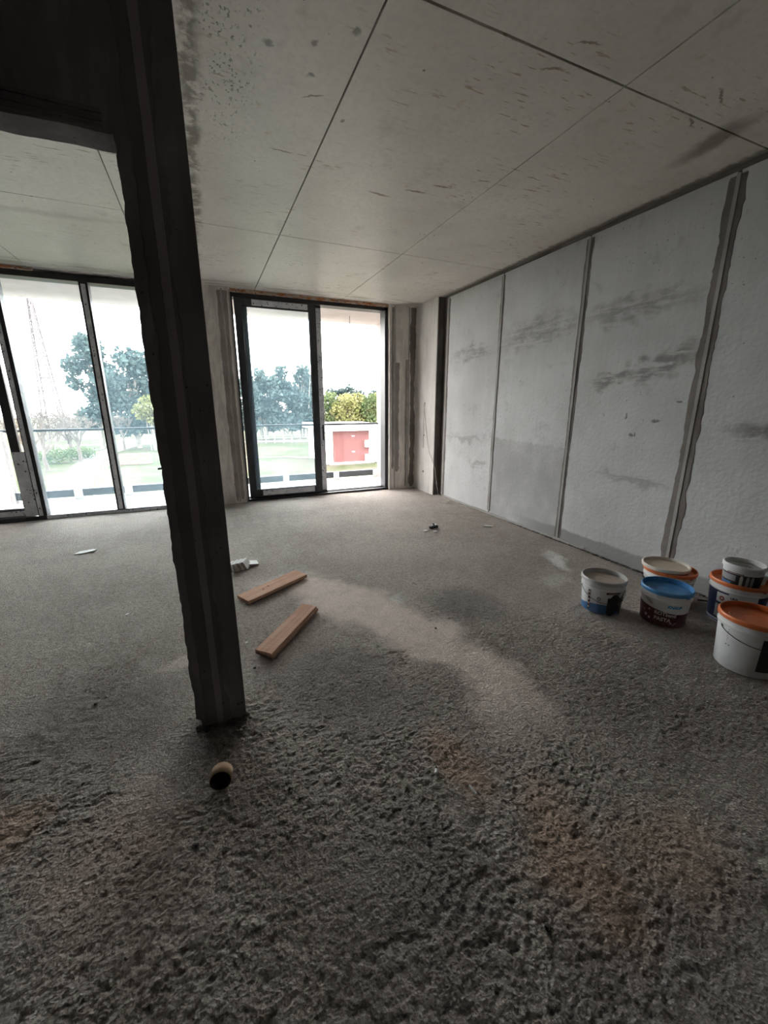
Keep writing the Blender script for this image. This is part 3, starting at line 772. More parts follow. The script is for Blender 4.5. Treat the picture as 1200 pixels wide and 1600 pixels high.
# ------------------------------------------------------------------ buckets
def text_mesh(body, size, bold=0.0, shear=0.0):
    cu = bpy.data.curves.new('lettering', 'FONT')
    cu.body, cu.size, cu.align_x, cu.offset, cu.shear = body, size, 'CENTER', bold, shear
    cu.resolution_u = 3
    o = bpy.data.objects.new('lettering', cu); COL.objects.link(o)
    dg = bpy.context.evaluated_depsgraph_get()
    me = bpy.data.meshes.new_from_object(o.evaluated_get(dg))
    bpy.data.objects.remove(o); bpy.data.curves.remove(cu)
    return me
class Bucket:
    def __init__(s, label, x, y, R, h, z=0.0, body='white_plastic', lid=None, k=.88, rim=None, lid_in=None, facing=None, ribs=True, group=None):
        s.R, s.h, s.k = R, h, k
        a = math.atan2(-y, -x) if facing is None else facing
        s.o = empty('plastic_bucket', (x, y, z), a, label=label, cat='bucket', group=group)   # local +x faces the camera
        lz = h-.022
        rb = lambda zz: s.rad(zz)
        prof = [(0, .004), (rb(0)-.012, .004), (rb(0)-.006, 0), (rb(0), .006), (rb(h*.5), h*.5)]
        if ribs:
            prof += [(rb(lz-.045), lz-.045), (rb(lz-.045)+.006, lz-.043), (rb(lz-.04)+.006, lz-.038), (rb(lz-.036), lz-.036)]
        prof += [(rb(lz), lz), (rb(lz)+.004, lz+.002), (rb(lz)+.004, lz+.008), (rb(lz)-.004, lz+.008), (rb(lz)-.006, lz-.03)]
        s.body = MB().lathe(prof, 48).build('body', M[body], s.o)
        if lid:
            r0 = R
            dp = .032
            lp = [(r0-.004, lz-.006), (r0, lz-.004), (r0+.001, h-.008), (r0-.001, h-.003), (r0-.004, h), (r0-.007, h), (r0-.009, h-.002), (r0-.012, h-dp),
                  (r0*.70, h-dp), (r0*.68, h-dp+.004), (r0*.36, h-dp+.0035), (r0*.34, h-dp+.001), (0, h-dp+.001)]
            lm = MB().lathe(lp[:8], 48).build('lid', M[rim or lid], s.o)
            MB().lathe(lp[7:], 48).build('lid_top', M[lid_in or lid], lm)
            # tear-off tabs on the lid edge
            for aa in (0.9, -1.5, 2.6):
                c_, s_ = math.cos(aa), math.sin(aa)
                tb = MB(); tb.box(-.004, .004, -.010, .010, lz-.010, lz-.002)
                t_ = tb.build('lid_tab', M[rim or lid], lm)
                t_.location = (c_*(r0-.001), s_*(r0-.001), 0); t_.rotation_euler = (0, 0, aa)
    def rad(s, z):
        lz = s.h-.022
        return (s.R-.006)*(s.k+(1-s.k)*max(0, min(1, z/lz)))
    def at(s, u, z, proud):
        """u: arc length (m) to the right of the camera-facing line as seen by the viewer"""
        r = s.rad(z)+proud
        a = u/s.R          # seen from outside, right = +angle
        return (r*math.cos(a), r*math.sin(a), z)
    def patch(s, name, u0, u1, lo, hi, mat, proud=.0012, n=None, parent=None):
        n = n or max(4, int(abs(u1-u0)/.006))
        f = lambda q, u: q(u) if callable(q) else q
        mb = MB(); V, F = [], []
        m = 5
        for i in range(n+1):
            u = u0+(u1-u0)*i/n
            a, b = f(lo, u), f(hi, u)
            for j in range(m+1):
                V.append(s.at(u, a+(b-a)*j/m, proud))
            if i:
                for j in range(m):
                    F.append(((i-1)*(m+1)+j, i*(m+1)+j, i*(m+1)+j+1, (i-1)*(m+1)+j+1))
        mb.add(V, F, 0, True)
        return mb.build(name, M[mat], parent or s.body)
    def disc(s, name, u, z, r, mat, proud=.002, parent=None):
        q = lambda sg: (lambda x: z+sg*math.sqrt(max(0, r*r-(x-u)**2)))
        return s.patch(name, u-r, u+r, q(-1), q(1), mat, proud, 12, parent)
    def text(s, body, u, z, size, mat, bold=0.0, shear=0.0, proud=.0024, slant=0.0, parent=None):
        me = text_mesh(body, size, bold, shear)
        for v in me.vertices:
            v.co = s.at(u+v.co.x, z+v.co.y+slant*v.co.x, proud)
        me.update()
        return link('lettering', me, M[mat], parent or s.body)
    def handle(s, a0, drop, grip=True, z=None, grip_at=0.0, wire='wire'):
        z = z or s.h-.055
        pts = []
        for i in range(25):
            a = -math.pi/2+math.pi*i/24
            zz = z-drop*math.cos(a)**.8
            r = s.rad(zz)+.006+.004*math.cos(a)
            pts.append((r*math.cos(a+a0), r*math.sin(a+a0), zz))
        hd = MB().tube(pts, .0018, 6).build('wire_handle', M[wire], s.o)
        for sg in (-1, 1):
            aa = a0+sg*math.pi/2; r = s.rad(z)
            MB().tube([((r-.002)*math.cos(aa), (r-.002)*math.sin(aa), z), ((r+.009)*math.cos(aa), (r+.009)*math.sin(aa), z)], .007, 10).build('handle_ear', M['white_plastic'], hd)
        if grip:
            c = 12+int(grip_at*12)
            MB().tube(pts[max(0, c-2):c+3], .005, 8).build('handle_grip', M['grip'], hd)
# ROTBAND tub with the blue lid
B2 = Bucket('white and maroon tub with blue lid lettered ROT and PASTA', 2.70, 1.517, .149, .247, lid='blue_lid')
lab = B2.patch('label_print', -.24, .24, .004, lambda u: .118-.016*math.sin((u+.05)*9), 'maroon')
B2.text('ROTband', .018, .083, .034, 'paleprint', .0010, slant=-.03, parent=lab)
B2.text('PASTA', .004, .044, .036, 'paleprint', .0012, slant=-.03, parent=lab)
B2.text('KNAUF', .064, .143, .026, 'logoblue', .0016, .25)
for u, z, r in ((-.086, .102, .006), (-.110, .055, .011), (-.082, .042, .009), (-.125, .085, .005)):
    B2.disc('pale_dot', u, z, r, 'paleprint', parent=lab)
B2.patch('pale_stroke', .072, .098, lambda u: .020+.8*(u-.072), lambda u: .028+.8*(u-.072), 'greyprint', .002, parent=lab)
B2.patch('pale_stroke', .050, .068, .030, .042, 'greyprint', .002, parent=lab)
B2.patch('pale_stroke', -.125, -.070, lambda u: .168-.5*(u+.125), lambda u: .176-.35*(u+.125), 'greyprint')
# small tub with dusty tan lid
B1 = Bucket('white tub with dusty tan lid and blue wave print, nearest the far windows', 2.466, 1.803, .145, .243, lid='cream_rim', rim='grey_plastic', lid_in='tan_lid')
B1.patch('blue_wave', -.24, .24, .004, lambda u: .062+.014*math.sin((u+.1)*14), 'blueprint')
B1.patch('maroon_column', -.095, -.076, .020, .165, 'maroon', .002)
for k in range(5):
    B1.patch('pale_line', -.092, -.080, .030+.028*k, .042+.028*k, 'paleprint', .0028)
B1.disc('round_mark', -.014, .115, .013, 'navy')
B1.disc('round_mark', -.014, .115, .008, 'paleprint', .0028)
B1.text('20 kg', -.012, .085, .013, 'navy')
B1.patch('black_print', .045, .20, lambda u: .012+.02*math.sin(u*60), lambda u: .150+.02*math.sin(u*70+1), 'black_print', .002)
B1.patch('maroon_stripe', .03, .13, .156, .172, 'maroon', .002)
B1.patch('pale_line', .045, .12, .160, .164, 'paleprint', .0028)
B1.handle(.35, .085, True, .175, .35)
# tall white tub with orange lid, behind the blue one
B3 = Bucket('white tub with orange lid behind the blue-lidded tub', 3.02, 1.703, .166, .250, lid='orange_lid')
B3.handle(-.7, .030, True, .188, -.2)
# loose cream lid lying on it
cl = empty('bucket_lid', (2.995, 1.722, .2512), 0, label='loose cream lid lying off-centre on an orange-lidded tub', cat='lid')
R_ = .150
MB().lathe([(R_-.006, .0), (R_, .002), (R_+.002, .020), (R_-.002, .026), (R_-.008, .026), (R_-.011, .006), (R_-.014, .005), (R_-.014, .001), (R_-.006, .0)], 48).build('rim', M['cream_rim'], cl)
MB().lathe([(R_-.0135, .005), (R_*.8, .005), (R_*.79, .007), (0, .007)], 48).build('lid_disc', M['cream_plastic'], cl)
# front tub, cut by the picture edge
B4 = Bucket('big white tub with orange lid and black label at the right edge', 2.62, 1.008, .160, .31, lid='orange_lid')
B4.patch('black_label', .055, .20, lambda u: .045, lambda u: .235, 'black_print')
B4.handle(.62, .055, False, .235)
for k in range(6):
    B4.patch('stamped_mark', -.105+.002*(k % 2), -.101+.002*(k % 2), .165+.012*k, .172+.012*k, 'greyprint', .0008, 4)
for u in (-.106, -.088):
    B4.disc('ink_dot', u, .142, .0035, 'navy')
B4.patch('ink_line', -.106, -.088, .146, .148, 'greyprint')
# tub with navy label carrying the smallest tub
B5 = Bucket('white tub with orange lid and navy shield label against the wall', 3.126, 1.325, .160, .296, lid='orange_lid')
B5.patch('navy_label', -.22, .22, .030, .225, 'navy', .001)
B5.patch('grey_field', -.115, .10, .045, .135, 'greyprint', .0018)
B5.patch('white_shield', -.112, -.040, lambda u: .150+900*max(0, abs(u+.076)-.02)**2*.02, .215, 'white_plastic', .0022)
B5.disc('red_disc', -.076, .180, .016, 'redprint', .003)
B5.disc('pale_core', -.076, .180, .007, 'paleprint', .0036)
B5.text('UNI', -.01, .19, .022, 'navy', .001, proud=.003)
B5.patch('white_band', -.04, .12, .18, .225, 'white_plastic', .0018)
B5.patch('foot_stripe', -.22, .22, .010, .018, 'blueprint', .0015)
B6 = Bucket('smallest tub with dark print and grey lid, on an orange lid', 3.076, 1.302, .110, .158, z=.2655, lid='grey_lid', rim='white_plastic', ribs=False)
B6.patch('dark_label', -.16, .16, .006, .100, 'black_print', .001)
B6.patch('grey_field', -.16, -.03, .052, .092, 'greyprint', .0018)
B6.patch('blue_corner', -.16, -.055, .010, .042, 'blueprint', .0018)
B6.patch('purple_stripe', -.085, .01, .098, .108, 'maroon', .002)
B6.patch('pale_line', -.08, .005, .101, .104, 'paleprint', .0028)
for u in (.0, .034, .06):
    B6.patch('pale_figure', u-.009, u+.009, .030, .082, 'paleprint' if u == 0 else 'greyprint', .002)
    B6.disc('pale_figure', u, .088, .008, 'paleprint' if u == 0 else 'greyprint', .0022)
cup = empty('plastic_cup', (3.2255, 1.262, .2655), 0, label='pale teal plastic cup on an orange lid at the edge', cat='cup')
MB().lathe([(0, .002), (.020, .0), (.022, .002), (.028, .055), (.030, .057), (.030, .060), (.027, .060), (.020, .006), (0, .006)], 24).build('cup_body', M['teal'], cup)
MB().lathe([(.0265, .054), (.0305, .054), (.0305, .062), (.0265, .062), (.0265, .054)], 24).build('cup_rim', M['teal'], cup)
# ------------------------------------------------------------------ timber offcuts
def plank(name, label, A, B, w, th, mat, rabbet=False, knots=()):
    A, B = Vector(A), Vector(B)
    d = B-A; L = d.length; a = math.atan2(d.y, d.x)
    o = empty(name, (A.x, A.y, 0), a, label=label, cat='plank')
    mb = MB(); n = 26
    prof = [(-w/2, 0), (w/2, 0), (w/2, th), (-w/2, th)]
    if rabbet:
        prof = [(-w/2-.012, 0), (w/2, 0), (w/2, th), (-w/2, th), (-w/2, th*.62), (-w/2-.012, th*.55)]
    m = len(prof); V, F = [], []
    for i in range(n+1):
        for j, (y, z) in enumerate(prof):
            x = L*i/n
            if i == 0: x += .020*n1(y*40, 5)+(.02 if y > 0 else 0)
            if i == n: x += -.012*n1(y*60, 8)-(.012 if y < 0 else 0)
            V.append((x, y+.002*(n1(x*9+j, 2)-.5), z+.004+(.0015*(n1(x*14+j*3, 6)-.5) if z > 0 else 0)))
        if i:
            for j in range(m):
                F.append(((i-1)*m+j, (i-1)*m+(j+1) % m, i*m+(j+1) % m, i*m+j))
    F += [tuple(range(m))[::-1], tuple(range(n*m, n*m+m))]
    mb.add(V, F)
    b = mb.build('board', mat, o, .0015)
    for (x, y, r) in knots:
        k = MB(); k.tube([(x, y, th+.001), (x, y, th+.0058)], r, 10); k.build('nail_hole', M['woodhole'], o)
    return o
plank('timber_offcut', 'pinkish timber offcut with two nail holes, nearer the windows', (.115, 2.895, 0), (.635, 3.215, 0), .150, .026, M['wood'], False, ((.20, -.005, .006), (.26, .012, .006)))
plank('timber_offcut', 'pinkish timber offcut with a stepped long edge, nearer the camera', (.165, 2.135, 0), (.560, 2.610, 0), .115, .030, M['wood2'], True)
# ------------------------------------------------------------------ white profile offcuts beside the partition
names = ['leftmost upright', 'second upright', 'third upright', 'fourth upright']
for k in range(4):
    o = empty('profile_offcut', (.110+.036*k, 3.555+.010*k, .003), math.radians(-24), label='white profile offcut behind the partition edge, %s piece' % names[k], cat='offcut', group='white profile offcuts')
    mb = MB(); mb.prism([(0, 0), (.026, 0), (-.006, .060), (-.014, .068), (-.036, .062)], 'y', -.055, .055)
    mb.build('profile', M['offcut'], o, .001)
    e = MB(); e.prism([(.004, .004), (.020, .004), (-.010, .056), (-.028, .056)], 'y', -.0565, -.054)
    e.build('cut_end', M['paleprint'], o)
o = empty('profile_offcut', (.275, 3.64, .003), math.radians(4), label='white profile offcut lying flat, rightmost of the small heap', cat='offcut', group='white profile offcuts')
mb = MB(); mb.prism([(-.045, 0), (.045, 0), (.045, .010), (-.045, .022)], 'y', -.05, .05); mb.build('profile', M['offcut'], o, .001)
e = MB(); e.prism([(-.04, .003), (.04, .003), (.04, .007), (-.04, .015)], 'y', -.0515, -.049); e.build('cut_end', M['paleprint'], o)
# ------------------------------------------------------------------ short tube offcut in the foreground
tb = empty('cardboard_tube', (-.082, 1.335, 0), 0, label='short tan cardboard tube offcut lying in the foreground', cat='tube')
def tubepiece(r0, r1, L, thk, inner):
    mb = MB(); n = 22; V, F = [], []
    rows = [(r0, 0), (r1, L)] if not inner else [(r0-thk, -.001), (r1-thk, L*.9), (.0, L*.9)]
    for (r, y) in rows:
        for k in range(n):
            a = 2*math.pi*k/n
            V.append((r*1.05*math.cos(a), y, r0+r*.95*math.sin(a)+.002))
    for i in range(len(rows)-1):
        for k in range(n):
            F.append((i*n+k, i*n+(k+1) % n, (i+1)*n+(k+1) % n, (i+1)*n+k))
    if not inner:
        b = len(V)
        for k in range(n):
            a = 2*math.pi*k/n
            V.append(((r0-thk)*1.05*math.cos(a), 0, r0+(r0-thk)*.95*math.sin(a)+.002))
        for k in range(n):
            F.append((k, b+k, b+(k+1) % n, (k+1) % n))
        F.append(tuple(range(n, 2*n)))
    mb.add(V, F, 0, True)
    return mb
ts = tubepiece(.038, .037, .058, .003, False).build('tube_wall', M['tubecard'], tb)
tubepiece(.038, .037, .058, .003, True).build('tube_inside', M['tubein'], tb)
tb.rotation_euler = (math.radians(-14), 0, math.radians(-8))
tb.location.z = .012
# ------------------------------------------------------------------ small litter
def rod(name, label, cat, x, y, L, r, ang, mat, tip):
    o = empty(name, (x, y, r), ang, label=label, cat=cat)
    MB().tube([(-L/2, 0, .0), (L*.15, 0, .0)], r, 10).build('paper', M[mat], o)
    MB().tube([(L*.15, 0, .0), (L/2, 0, .0)], r*1.02, 10).build('tip', M[tip], o)
rod('cigarette_butt', 'short white cigarette butt nearer the partition on the dusty floor', 'cigarette', .700, 1.10, .028, .0055, 1.0, 'chip', 'grip')
rod('cigarette_butt', 'longer white cigarette butt on the orange floor stain', 'cigarette', .783, .972, .038, .0045, 1.65, 'chip', 'chip')
def clod(name, label, cat, x, y, r, mat, seed, sq=.7, group=None):
    rng = random.Random(seed)
    bm = bmesh.new(); bmesh.ops.create_icosphere(bm, subdivisions=2, radius=r)
    for v in bm.verts:
        f = .75+.5*n1(v.co.x/r*2+seed, v.co.y/r+v.co.z/r*1.7)
        v.co = Vector((v.co.x*f*1.15, v.co.y*f, v.co.z*f*sq))
    me = bpy.data.meshes.new(name); bm.to_mesh(me); bm.free()
    z = -min(v.co.z for v in me.vertices)
    return link(name, me, M[mat], label=label, cat=cat, group=group, loc=(x, y, z-.003), rot=(0, 0, rng.random()*6))
clod('mortar_clod', 'dark mortar clod lowest in the foreground', 'clod', .728, .547, .009, 'clod', 3)
clod('mortar_pebble', 'tan pebble on the brown stain, right foreground', 'pebble', 1.008, .591, .007, 'tanclod', 5)
clod('mortar_pebble', 'tan pebble left of another pebble on the brown stain', 'pebble', .870, .742, .007, 'tanclod', 8)
clod('mortar_clod', 'dark crumb right beside a timber offcut end', 'clod', .118, 2.06, .007, 'clod', 11)
clod('mortar_clod', 'grey lump below the cardboard tube', 'clod', -.168, 1.17, .011, 'clod', 12, .4)
clod('mortar_clod', 'dark crumb alone on the left floor', 'clod', -.62, 2.08, .008, 'clod', 14)
clod('mortar_clod', 'small dark crumb on the pale dusty track', 'clod', 1.24, 2.02, .007, 'clod', 16)
def chip(label, x, y, sx, sy, ang, mat='chip', z=.006):
    mb = MB(); mb.prism([(-sx, -sy*.6), (-sx*.2, -sy), (sx, -sy*.4), (sx*.8, sy*.7), (-sx*.5, sy)], 'z', -.003, .003)
    return mb.build('plaster_chip', M[mat], label=label, cat='chip', loc=(x, y, z), rot=(.05, -.04, ang))
chip('white plaster chip left of the black plastic clip', 2.20, 3.88, .030, .018, .3)
chip('white plaster chip in front of the black plastic clip', 2.29, 3.82, .026, .014, -.2)
chip('white plaster chip behind the black plastic clip', 2.41, 4.05, .040, .018, .1)
chip('long white sliver on the floor by the right wall', 2.97, 3.75, .055, .014, -.7)
chip('flat pale chip on the floor before the left window', -1.20, 4.62, .09, .035, .2, 'offcut')
chip('small white chip on the open floor left of the partition', -.62, 3.02, .014, .010, .7)
chip('small white crumb between the partition and a timber offcut', .10, 2.33, .010, .008, .4)
cp = empty('plastic_clip', (2.345, 3.955, 0), .2, label='black plastic clip lying on the floor by the pier', cat='clip')
MB().box(-.05, .05, -.018, .018, .001, .022).build('clip_body', M['grip'], cp, .004)
MB().tube([(-.012, 0, .02), (-.006, .004, .05), (.012, .004, .05), (.016, 0, .02)], .007, 8).build('clip_loop', M['grip'], cp)
MB().box(-.058, -.036, -.026, .010, .001, .030).build('clip_foot', M['grip'], cp, .004)
MB().box(.040, .060, -.022, .012, .001, .026).build('clip_foot', M['grip'], cp, .004)
# cable scrap by the wall behind the tubs
MB().tube([(3.20, 1.58, .008), (3.235, 1.54, .012), (3.24, 1.50, .010), (3.262, 1.46, .012), (3.27, 1.40, .008)], .007, 8).build('cable_scrap', M['grip'], label='black cable scrap at the wall foot behind the tubs', cat='cable')
# electric cable hanging from the pier
cb = empty('electric_cable', (XP, 5.8, 0), 0, label='thin pale cable hanging from the pier and trailing on the floor', cat='cable')
def cpart(pts):
    o = MB().tube(pts, .0042, 6).build('strand', M['cable'], cb); o.matrix_parent_inverse = Matrix.Translation((-XP, -5.8, 0))
cpart([(XP+.002, 5.88, 1.42), (XP-.02, 5.87, 1.38), (XP-.012, 5.84, 1.20), (XP-.012, 5.78, .95), (XP-.015, 5.68, .68), (XP-.012, 5.58, .56), (XP+.02, 5.53, .42), (XP+.03, 5.48, .15), (XP+.035, 5.42, .02), (3.28, 5.25, .008), (3.26, 5.05, .008), (3.14, 4.95, .008)])
cpart([(XP+.002, 5.88, 1.42), (XP-.016, 5.88, 1.36), (XP-.010, 5.89, 1.1), (XP-.010, 5.88, .92), (XP-.006, 5.885, .72)])
cpart([(3.06, 5.00, .008), (3.15, 4.93, .008), (3.25, 4.80, .008), (3.27, 4.62, .008)])
# ------------------------------------------------------------------ outside
G = -6.0
def m_ground():
    t = NT('rough_meadow'); p = t.P()
    n = t.noise(p, .12, 5, .6); f = t.noise(p, 1.6, 5, .7)
    c = t.mix(t.mr(n, .40, .60), (0.035, 0.042, 0.016), (0.066, 0.056, 0.040))
    c = t.mix(t.math('MULTIPLY', t.mr(f, .45, .7), .5), c, (0.085, 0.078, 0.058))
    return t.bsdf(c, 1.0, spec=0.1)
M['ground'] = m_ground()
M['dirt'] = m_concrete('pale_dirt_track', (0.13, 0.12, 0.105), (0.17, 0.155, 0.14), False)
M['pinkwall'] = simple('terracotta_pink_panel', (0.105, 0.036, 0.034), 0.8, 0.05, .5)
M['housewhite'] = simple('white_house_render', (0.78, 0.76, 0.73), 0.8, 0.04, .5)
M['houseglass'] = simple('grey_house_glass', (0.22, 0.26, 0.30), 0.2, 0.1, .5)
M['mast'] = simple('faded_red_white_steel', (0.085, 0.062, 0.064), 0.6, 0.2, .3)
M['bark'] = simple('pale_bark', (0.20, 0.175, 0.15), 0.9, 0.2, 1.5)
M['twig'] = simple('grey_brown_twigs', (0.10, 0.08, 0.068), 0.95, 0.2, 1.0)
M['fence'] = simple('weathered_post', (0.40, 0.36, 0.31), 0.9, 0.1, 2)
M['brickpile'] = simple('reddish_timber_pile', (0.36, 0.17, 0.12), 0.9, 0.15, 2)
M['whitemetal'] = simple('white_painted_metal', (0.75, 0.76, 0.78), 0.5, 0.05, 2)
def foliage(name, c0, c1):
    t = NT(name)
    c = t.mix(t.mr(t.noise(t.P(), .55, 4), .35, .65), c0, c1)
    d = t.n('ShaderNodeBsdfDiffuse'); t.setin(d.inputs['Color'], c)
    tr = t.n('ShaderNodeBsdfTranslucent'); t.setin(tr.inputs['Color'], c)
    m = t.n('ShaderNodeMixShader'); m.inputs[0].default_value = .35
    t.link(d.outputs[0], m.inputs[1]); t.link(tr.outputs[0], m.inputs[2]); t.link(m.outputs[0], t.out.inputs['Surface'])
    return t.m
M['euc'] = foliage('blue_green_foliage', (0.040, 0.060, 0.062), (0.085, 0.112, 0.105))
M['bamboo'] = foliage('yellow_green_foliage', (0.125, 0.135, 0.050), (0.215, 0.205, 0.10))
M['leafgreen'] = foliage('mid_green_foliage', (0.060, 0.088, 0.042), (0.115, 0.140, 0.070))
gr = MB(); gr.add([(-220, 9.0, G), (220, 9.0, G), (220, 320, G), (-220, 320, G)], [(0, 1, 2, 3)])
gr.build('ground', M['ground'], kind='structure', label='rough meadow below the balcony')
def ribbon(name, pts, w, mat, label, z=.04):
    mb = MB(); V, F = [], []
    for i, (x, y) in enumerate(pts):
        a = Vector(pts[max(0, i-1)]); b = Vector(pts[min(len(pts)-1, i+1)]); d = (b-a).normalized()
        ww = w[i] if isinstance(w, (list, tuple)) else w
        V += [(x-d.y*ww, y+d.x*ww, G+z), (x+d.y*ww, y-d.x*ww, G+z)]
        if i: F.append((2*i-2, 2*i-1, 2*i+1, 2*i))
    mb.add(V, F)
    return mb.build(name, mat, kind='structure', label=label)
ribbon('dirt_track', [(-11.2, 42), (-12.6, 50), (-14.2, 62), (-15.2, 76), (-13.5, 90)], [1.6, 1.5, 1.5, 1.6, 1.8], M['dirt'], 'pale dirt track running to the far road')
ribbon('far_road', [(-30, 95), (-12, 92.5), (10, 89), (18, 86), (40, 80)], 1.6, M['dirt'], 'pale road in front of the trees', .05)
ribbon('garden_path', [(5, 62), (11, 60), (17, 55), (20, 52)], .7, M['dirt'], 'short pale path beside the house', .05)
def blobtree(name, label, x, y, h, blobs, mat, n, size, seed, trunk=.35, trunk_top=.7, group='trees beyond the meadow', stems=1):
    rng = random.Random(seed)
    o = empty(name, (x, y, G), 0, label=label, cat='tree', group=group)
    tk = MB()
    for s_ in range(stems):
        dx, dy = (rng.uniform(-1, 1)*.06*h, rng.uniform(-1, 1)*.04*h) if stems > 1 else (0, 0)
        tx = dx*2.2+rng.uniform(-.04, .04)*h
        tk.tube([(dx, dy, -.1), (dx+.4*(tx-dx), dy, h*trunk_top*.45), (tx, dy, h*trunk_top)], [trunk, trunk*.75, trunk*.3], 6)
    for (bx, by, bz, rx, rz) in blobs:
        tk.tube([(0, 0, max(.1, (bz-rz)*h*.7)), (bx*h, by*h, bz*h)], [trunk*.4, trunk*.12], 5)
    tk.build('trunk', M['bark'], o)
    mb = MB(); V, F = [], []
    tot = sum(b[3]**2*b[4] for b in blobs)
    for (bx, by, bz, rx, rz) in blobs:
        for k in range(int(n*rx*rx*rz/tot)+8):
            a, b_, c = rng.gauss(0, 1), rng.gauss(0, 1), rng.gauss(0, 1)
            l = math.sqrt(a*a+b_*b_+c*c); r = rng.random()**.45
            p = Vector((bx*h+a/l*r*rx*h, by*h+b_/l*r*rx*h, bz*h+c/l*r*rz*h))
            u = Vector((rng.gauss(0, 1), rng.gauss(0, 1), rng.gauss(0, 1))).normalized()
            w = u.cross(Vector((rng.gauss(0, 1), rng.gauss(0, 1), rng.gauss(0, 1)))).normalized()
            s_ = size*rng.uniform(.6, 1.3)
            i = len(V)
            V += [p-u*s_, p+w*s_*.6, p+u*s_, p-w*s_*.6]; F.append((i, i+1, i+2, i+3))
    mb.add(V, F)
    tag(mb.build('foliage', M[mat], o), kind='stuff')
    return o
def rblobs(rng, n, w, z0, z1, r0, r1):
    return [(rng.uniform(-w, w), rng.uniform(-w, w)*.7, rng.uniform(z0, z1), rng.uniform(r0, r1), rng.uniform(r0, r1)*.8) for _ in range(n)]
rg = random.Random(21)
# tall eucalyptus group behind the left window
blobtree('eucalyptus_tree', 'tallest blue-green eucalyptus in the left window', -16.6, 85, 19.0, [(-.10, 0, .72, .10, .09), (.02, 0, .86, .13, .11), (-.12, 0, .58, .07, .07), (.08, .02, .68, .12, .10), (.02, 0, .50, .10, .09), (.05, 0, .38, .12, .10), (-.06, 0, .28, .12, .10), (.0, 0, .95, .07, .05)], 'euc', 3200, .42, 2, .40, .8)
blobtree('eucalyptus_tree', 'broad dense eucalyptus right of the tallest one, left window', -10.9, 84, 17.3, rblobs(rg, 13, .16, .22, .84, .11, .17)+[(0, 0, .88, .13, .11)], 'euc', 4000, .45, 3, .45, .7)
blobtree('eucalyptus_tree', 'eucalyptus partly hidden by the partition, left window', -6.5, 88, 15.8, rblobs(rg, 12, .17, .18, .84, .12, .17), 'euc', 3600, .45, 4, .42, .7)
blobtree('bamboo_clump', 'bright yellow-green tree beside the partition, left window', -8.0, 79, 9.3, [(.05, 0, .80, .26, .17), (-.12, 0, .68, .18, .15), (.28, 0, .72, .24, .19), (.05, .05, .58, .22, .14)], 'bamboo', 2000, .28, 5, .10, .7, stems=7)
# eucalyptus seen through the sliding leaves
for k, (x, y, h, lb) in enumerate(((9.0, 92, 15.2, 'leftmost eucalyptus seen through the sliding leaves'), (12.3, 94, 15.4, 'second eucalyptus from the left through the sliding leaves'),
                                    (16.6, 91, 16.2, 'tall eucalyptus in the middle of the sliding leaves'), (20.2, 92, 16.6, 'tallest eucalyptus by the dark meeting stile'), (23.0, 96, 15.0, 'eucalyptus right behind the dark meeting stile'))):
    blobtree('eucalyptus_tree', lb, x, y, h, rblobs(rg, 14, .14, .18, .80, .10, .15)+[(rg.uniform(-.04, .04), 0, .88, .09, .10)], 'euc', 3800, .45, 30+k, .20, .8, stems=3)
# yellow-green belt right of the door
for k, (x, y, h, mt, lb) in enumerate(((21.8, 76, 10.3, 'leafgreen', 'mid green tree left of the yellowish belt, open door'), (24.6, 74, 9.9, 'bamboo', 'yellow-green tree second from the left in the open door'), (27.0, 75, 10.1, 'bamboo', 'yellow-green tree in the middle of the open door'),
                                        (29.4, 74, 9.9, 'leafgreen', 'mid green tree right of the middle in the open door'), (31.6, 75, 10.2, 'bamboo', 'yellow-green tree rightmost in the open door'))):
    blobtree('bamboo_clump', lb, x, y, h, [(0, 0, .82, .20, .14), (-.16, 0, .66, .17, .15), (.16, 0, .68, .17, .15), (0, 0, .50, .22, .14), (-.1, 0, .34, .18, .12), (.14, 0, .36, .18, .12)], mt, 1900, .28, 50+k, .10, .7, stems=6)
for k, (x, h, lb) in enumerate(((31.5, 12.4, 'leftmost far eucalyptus above the yellowish belt'), (35.6, 13.3, 'highest far eucalyptus above the yellowish belt'), (39.6, 12.6, 'third far eucalyptus above the yellowish belt'), (43.8, 12.8, 'rightmost far eucalyptus above the yellowish belt'))):
    blobtree('eucalyptus_tree', lb, x, 106, h, rblobs(rg, 8, .16, .45, .85, .10, .16), 'euc', 1500, .42, 70+k, .3, .75)
# bare trees in the left window
def bare(label, x, y, h, seed):
    rng = random.Random(seed)
    o = empty('bare_tree', (x, y, G), 0, label=label, cat='tree', group='bare trees in the left window')
    mb = MB(); tw = MB()
    def grow(p, d, L, r, lev):
        q = p+d*L
        (mb if lev < 2 else tw).tube([p, (p+q)/2+Vector((rng.uniform(-1, 1), rng.uniform(-1, 1), 0))*L*.06, q], [r, r*.8, r*.55], 4 if lev > 1 else 6, cap=False)
        if lev == 5: return
        for k in range(3 if lev else 5):
            e = (d+Vector((rng.gauss(0, .55), rng.gauss(0, .55), rng.uniform(-.15, .45)))).normalized()
            grow(p+d*L*rng.uniform(.55, 1), e, L*rng.uniform(.55, .78), max(r*.56, .022), lev+1)
    grow(Vector((0, 0, -.1)), Vector((0, 0, 1)), h*.30, h*.026, 0)
    mb.build('trunk', M['twig'], o)
    tag(tw.build('twigs', M['twig'], o), kind='stuff')
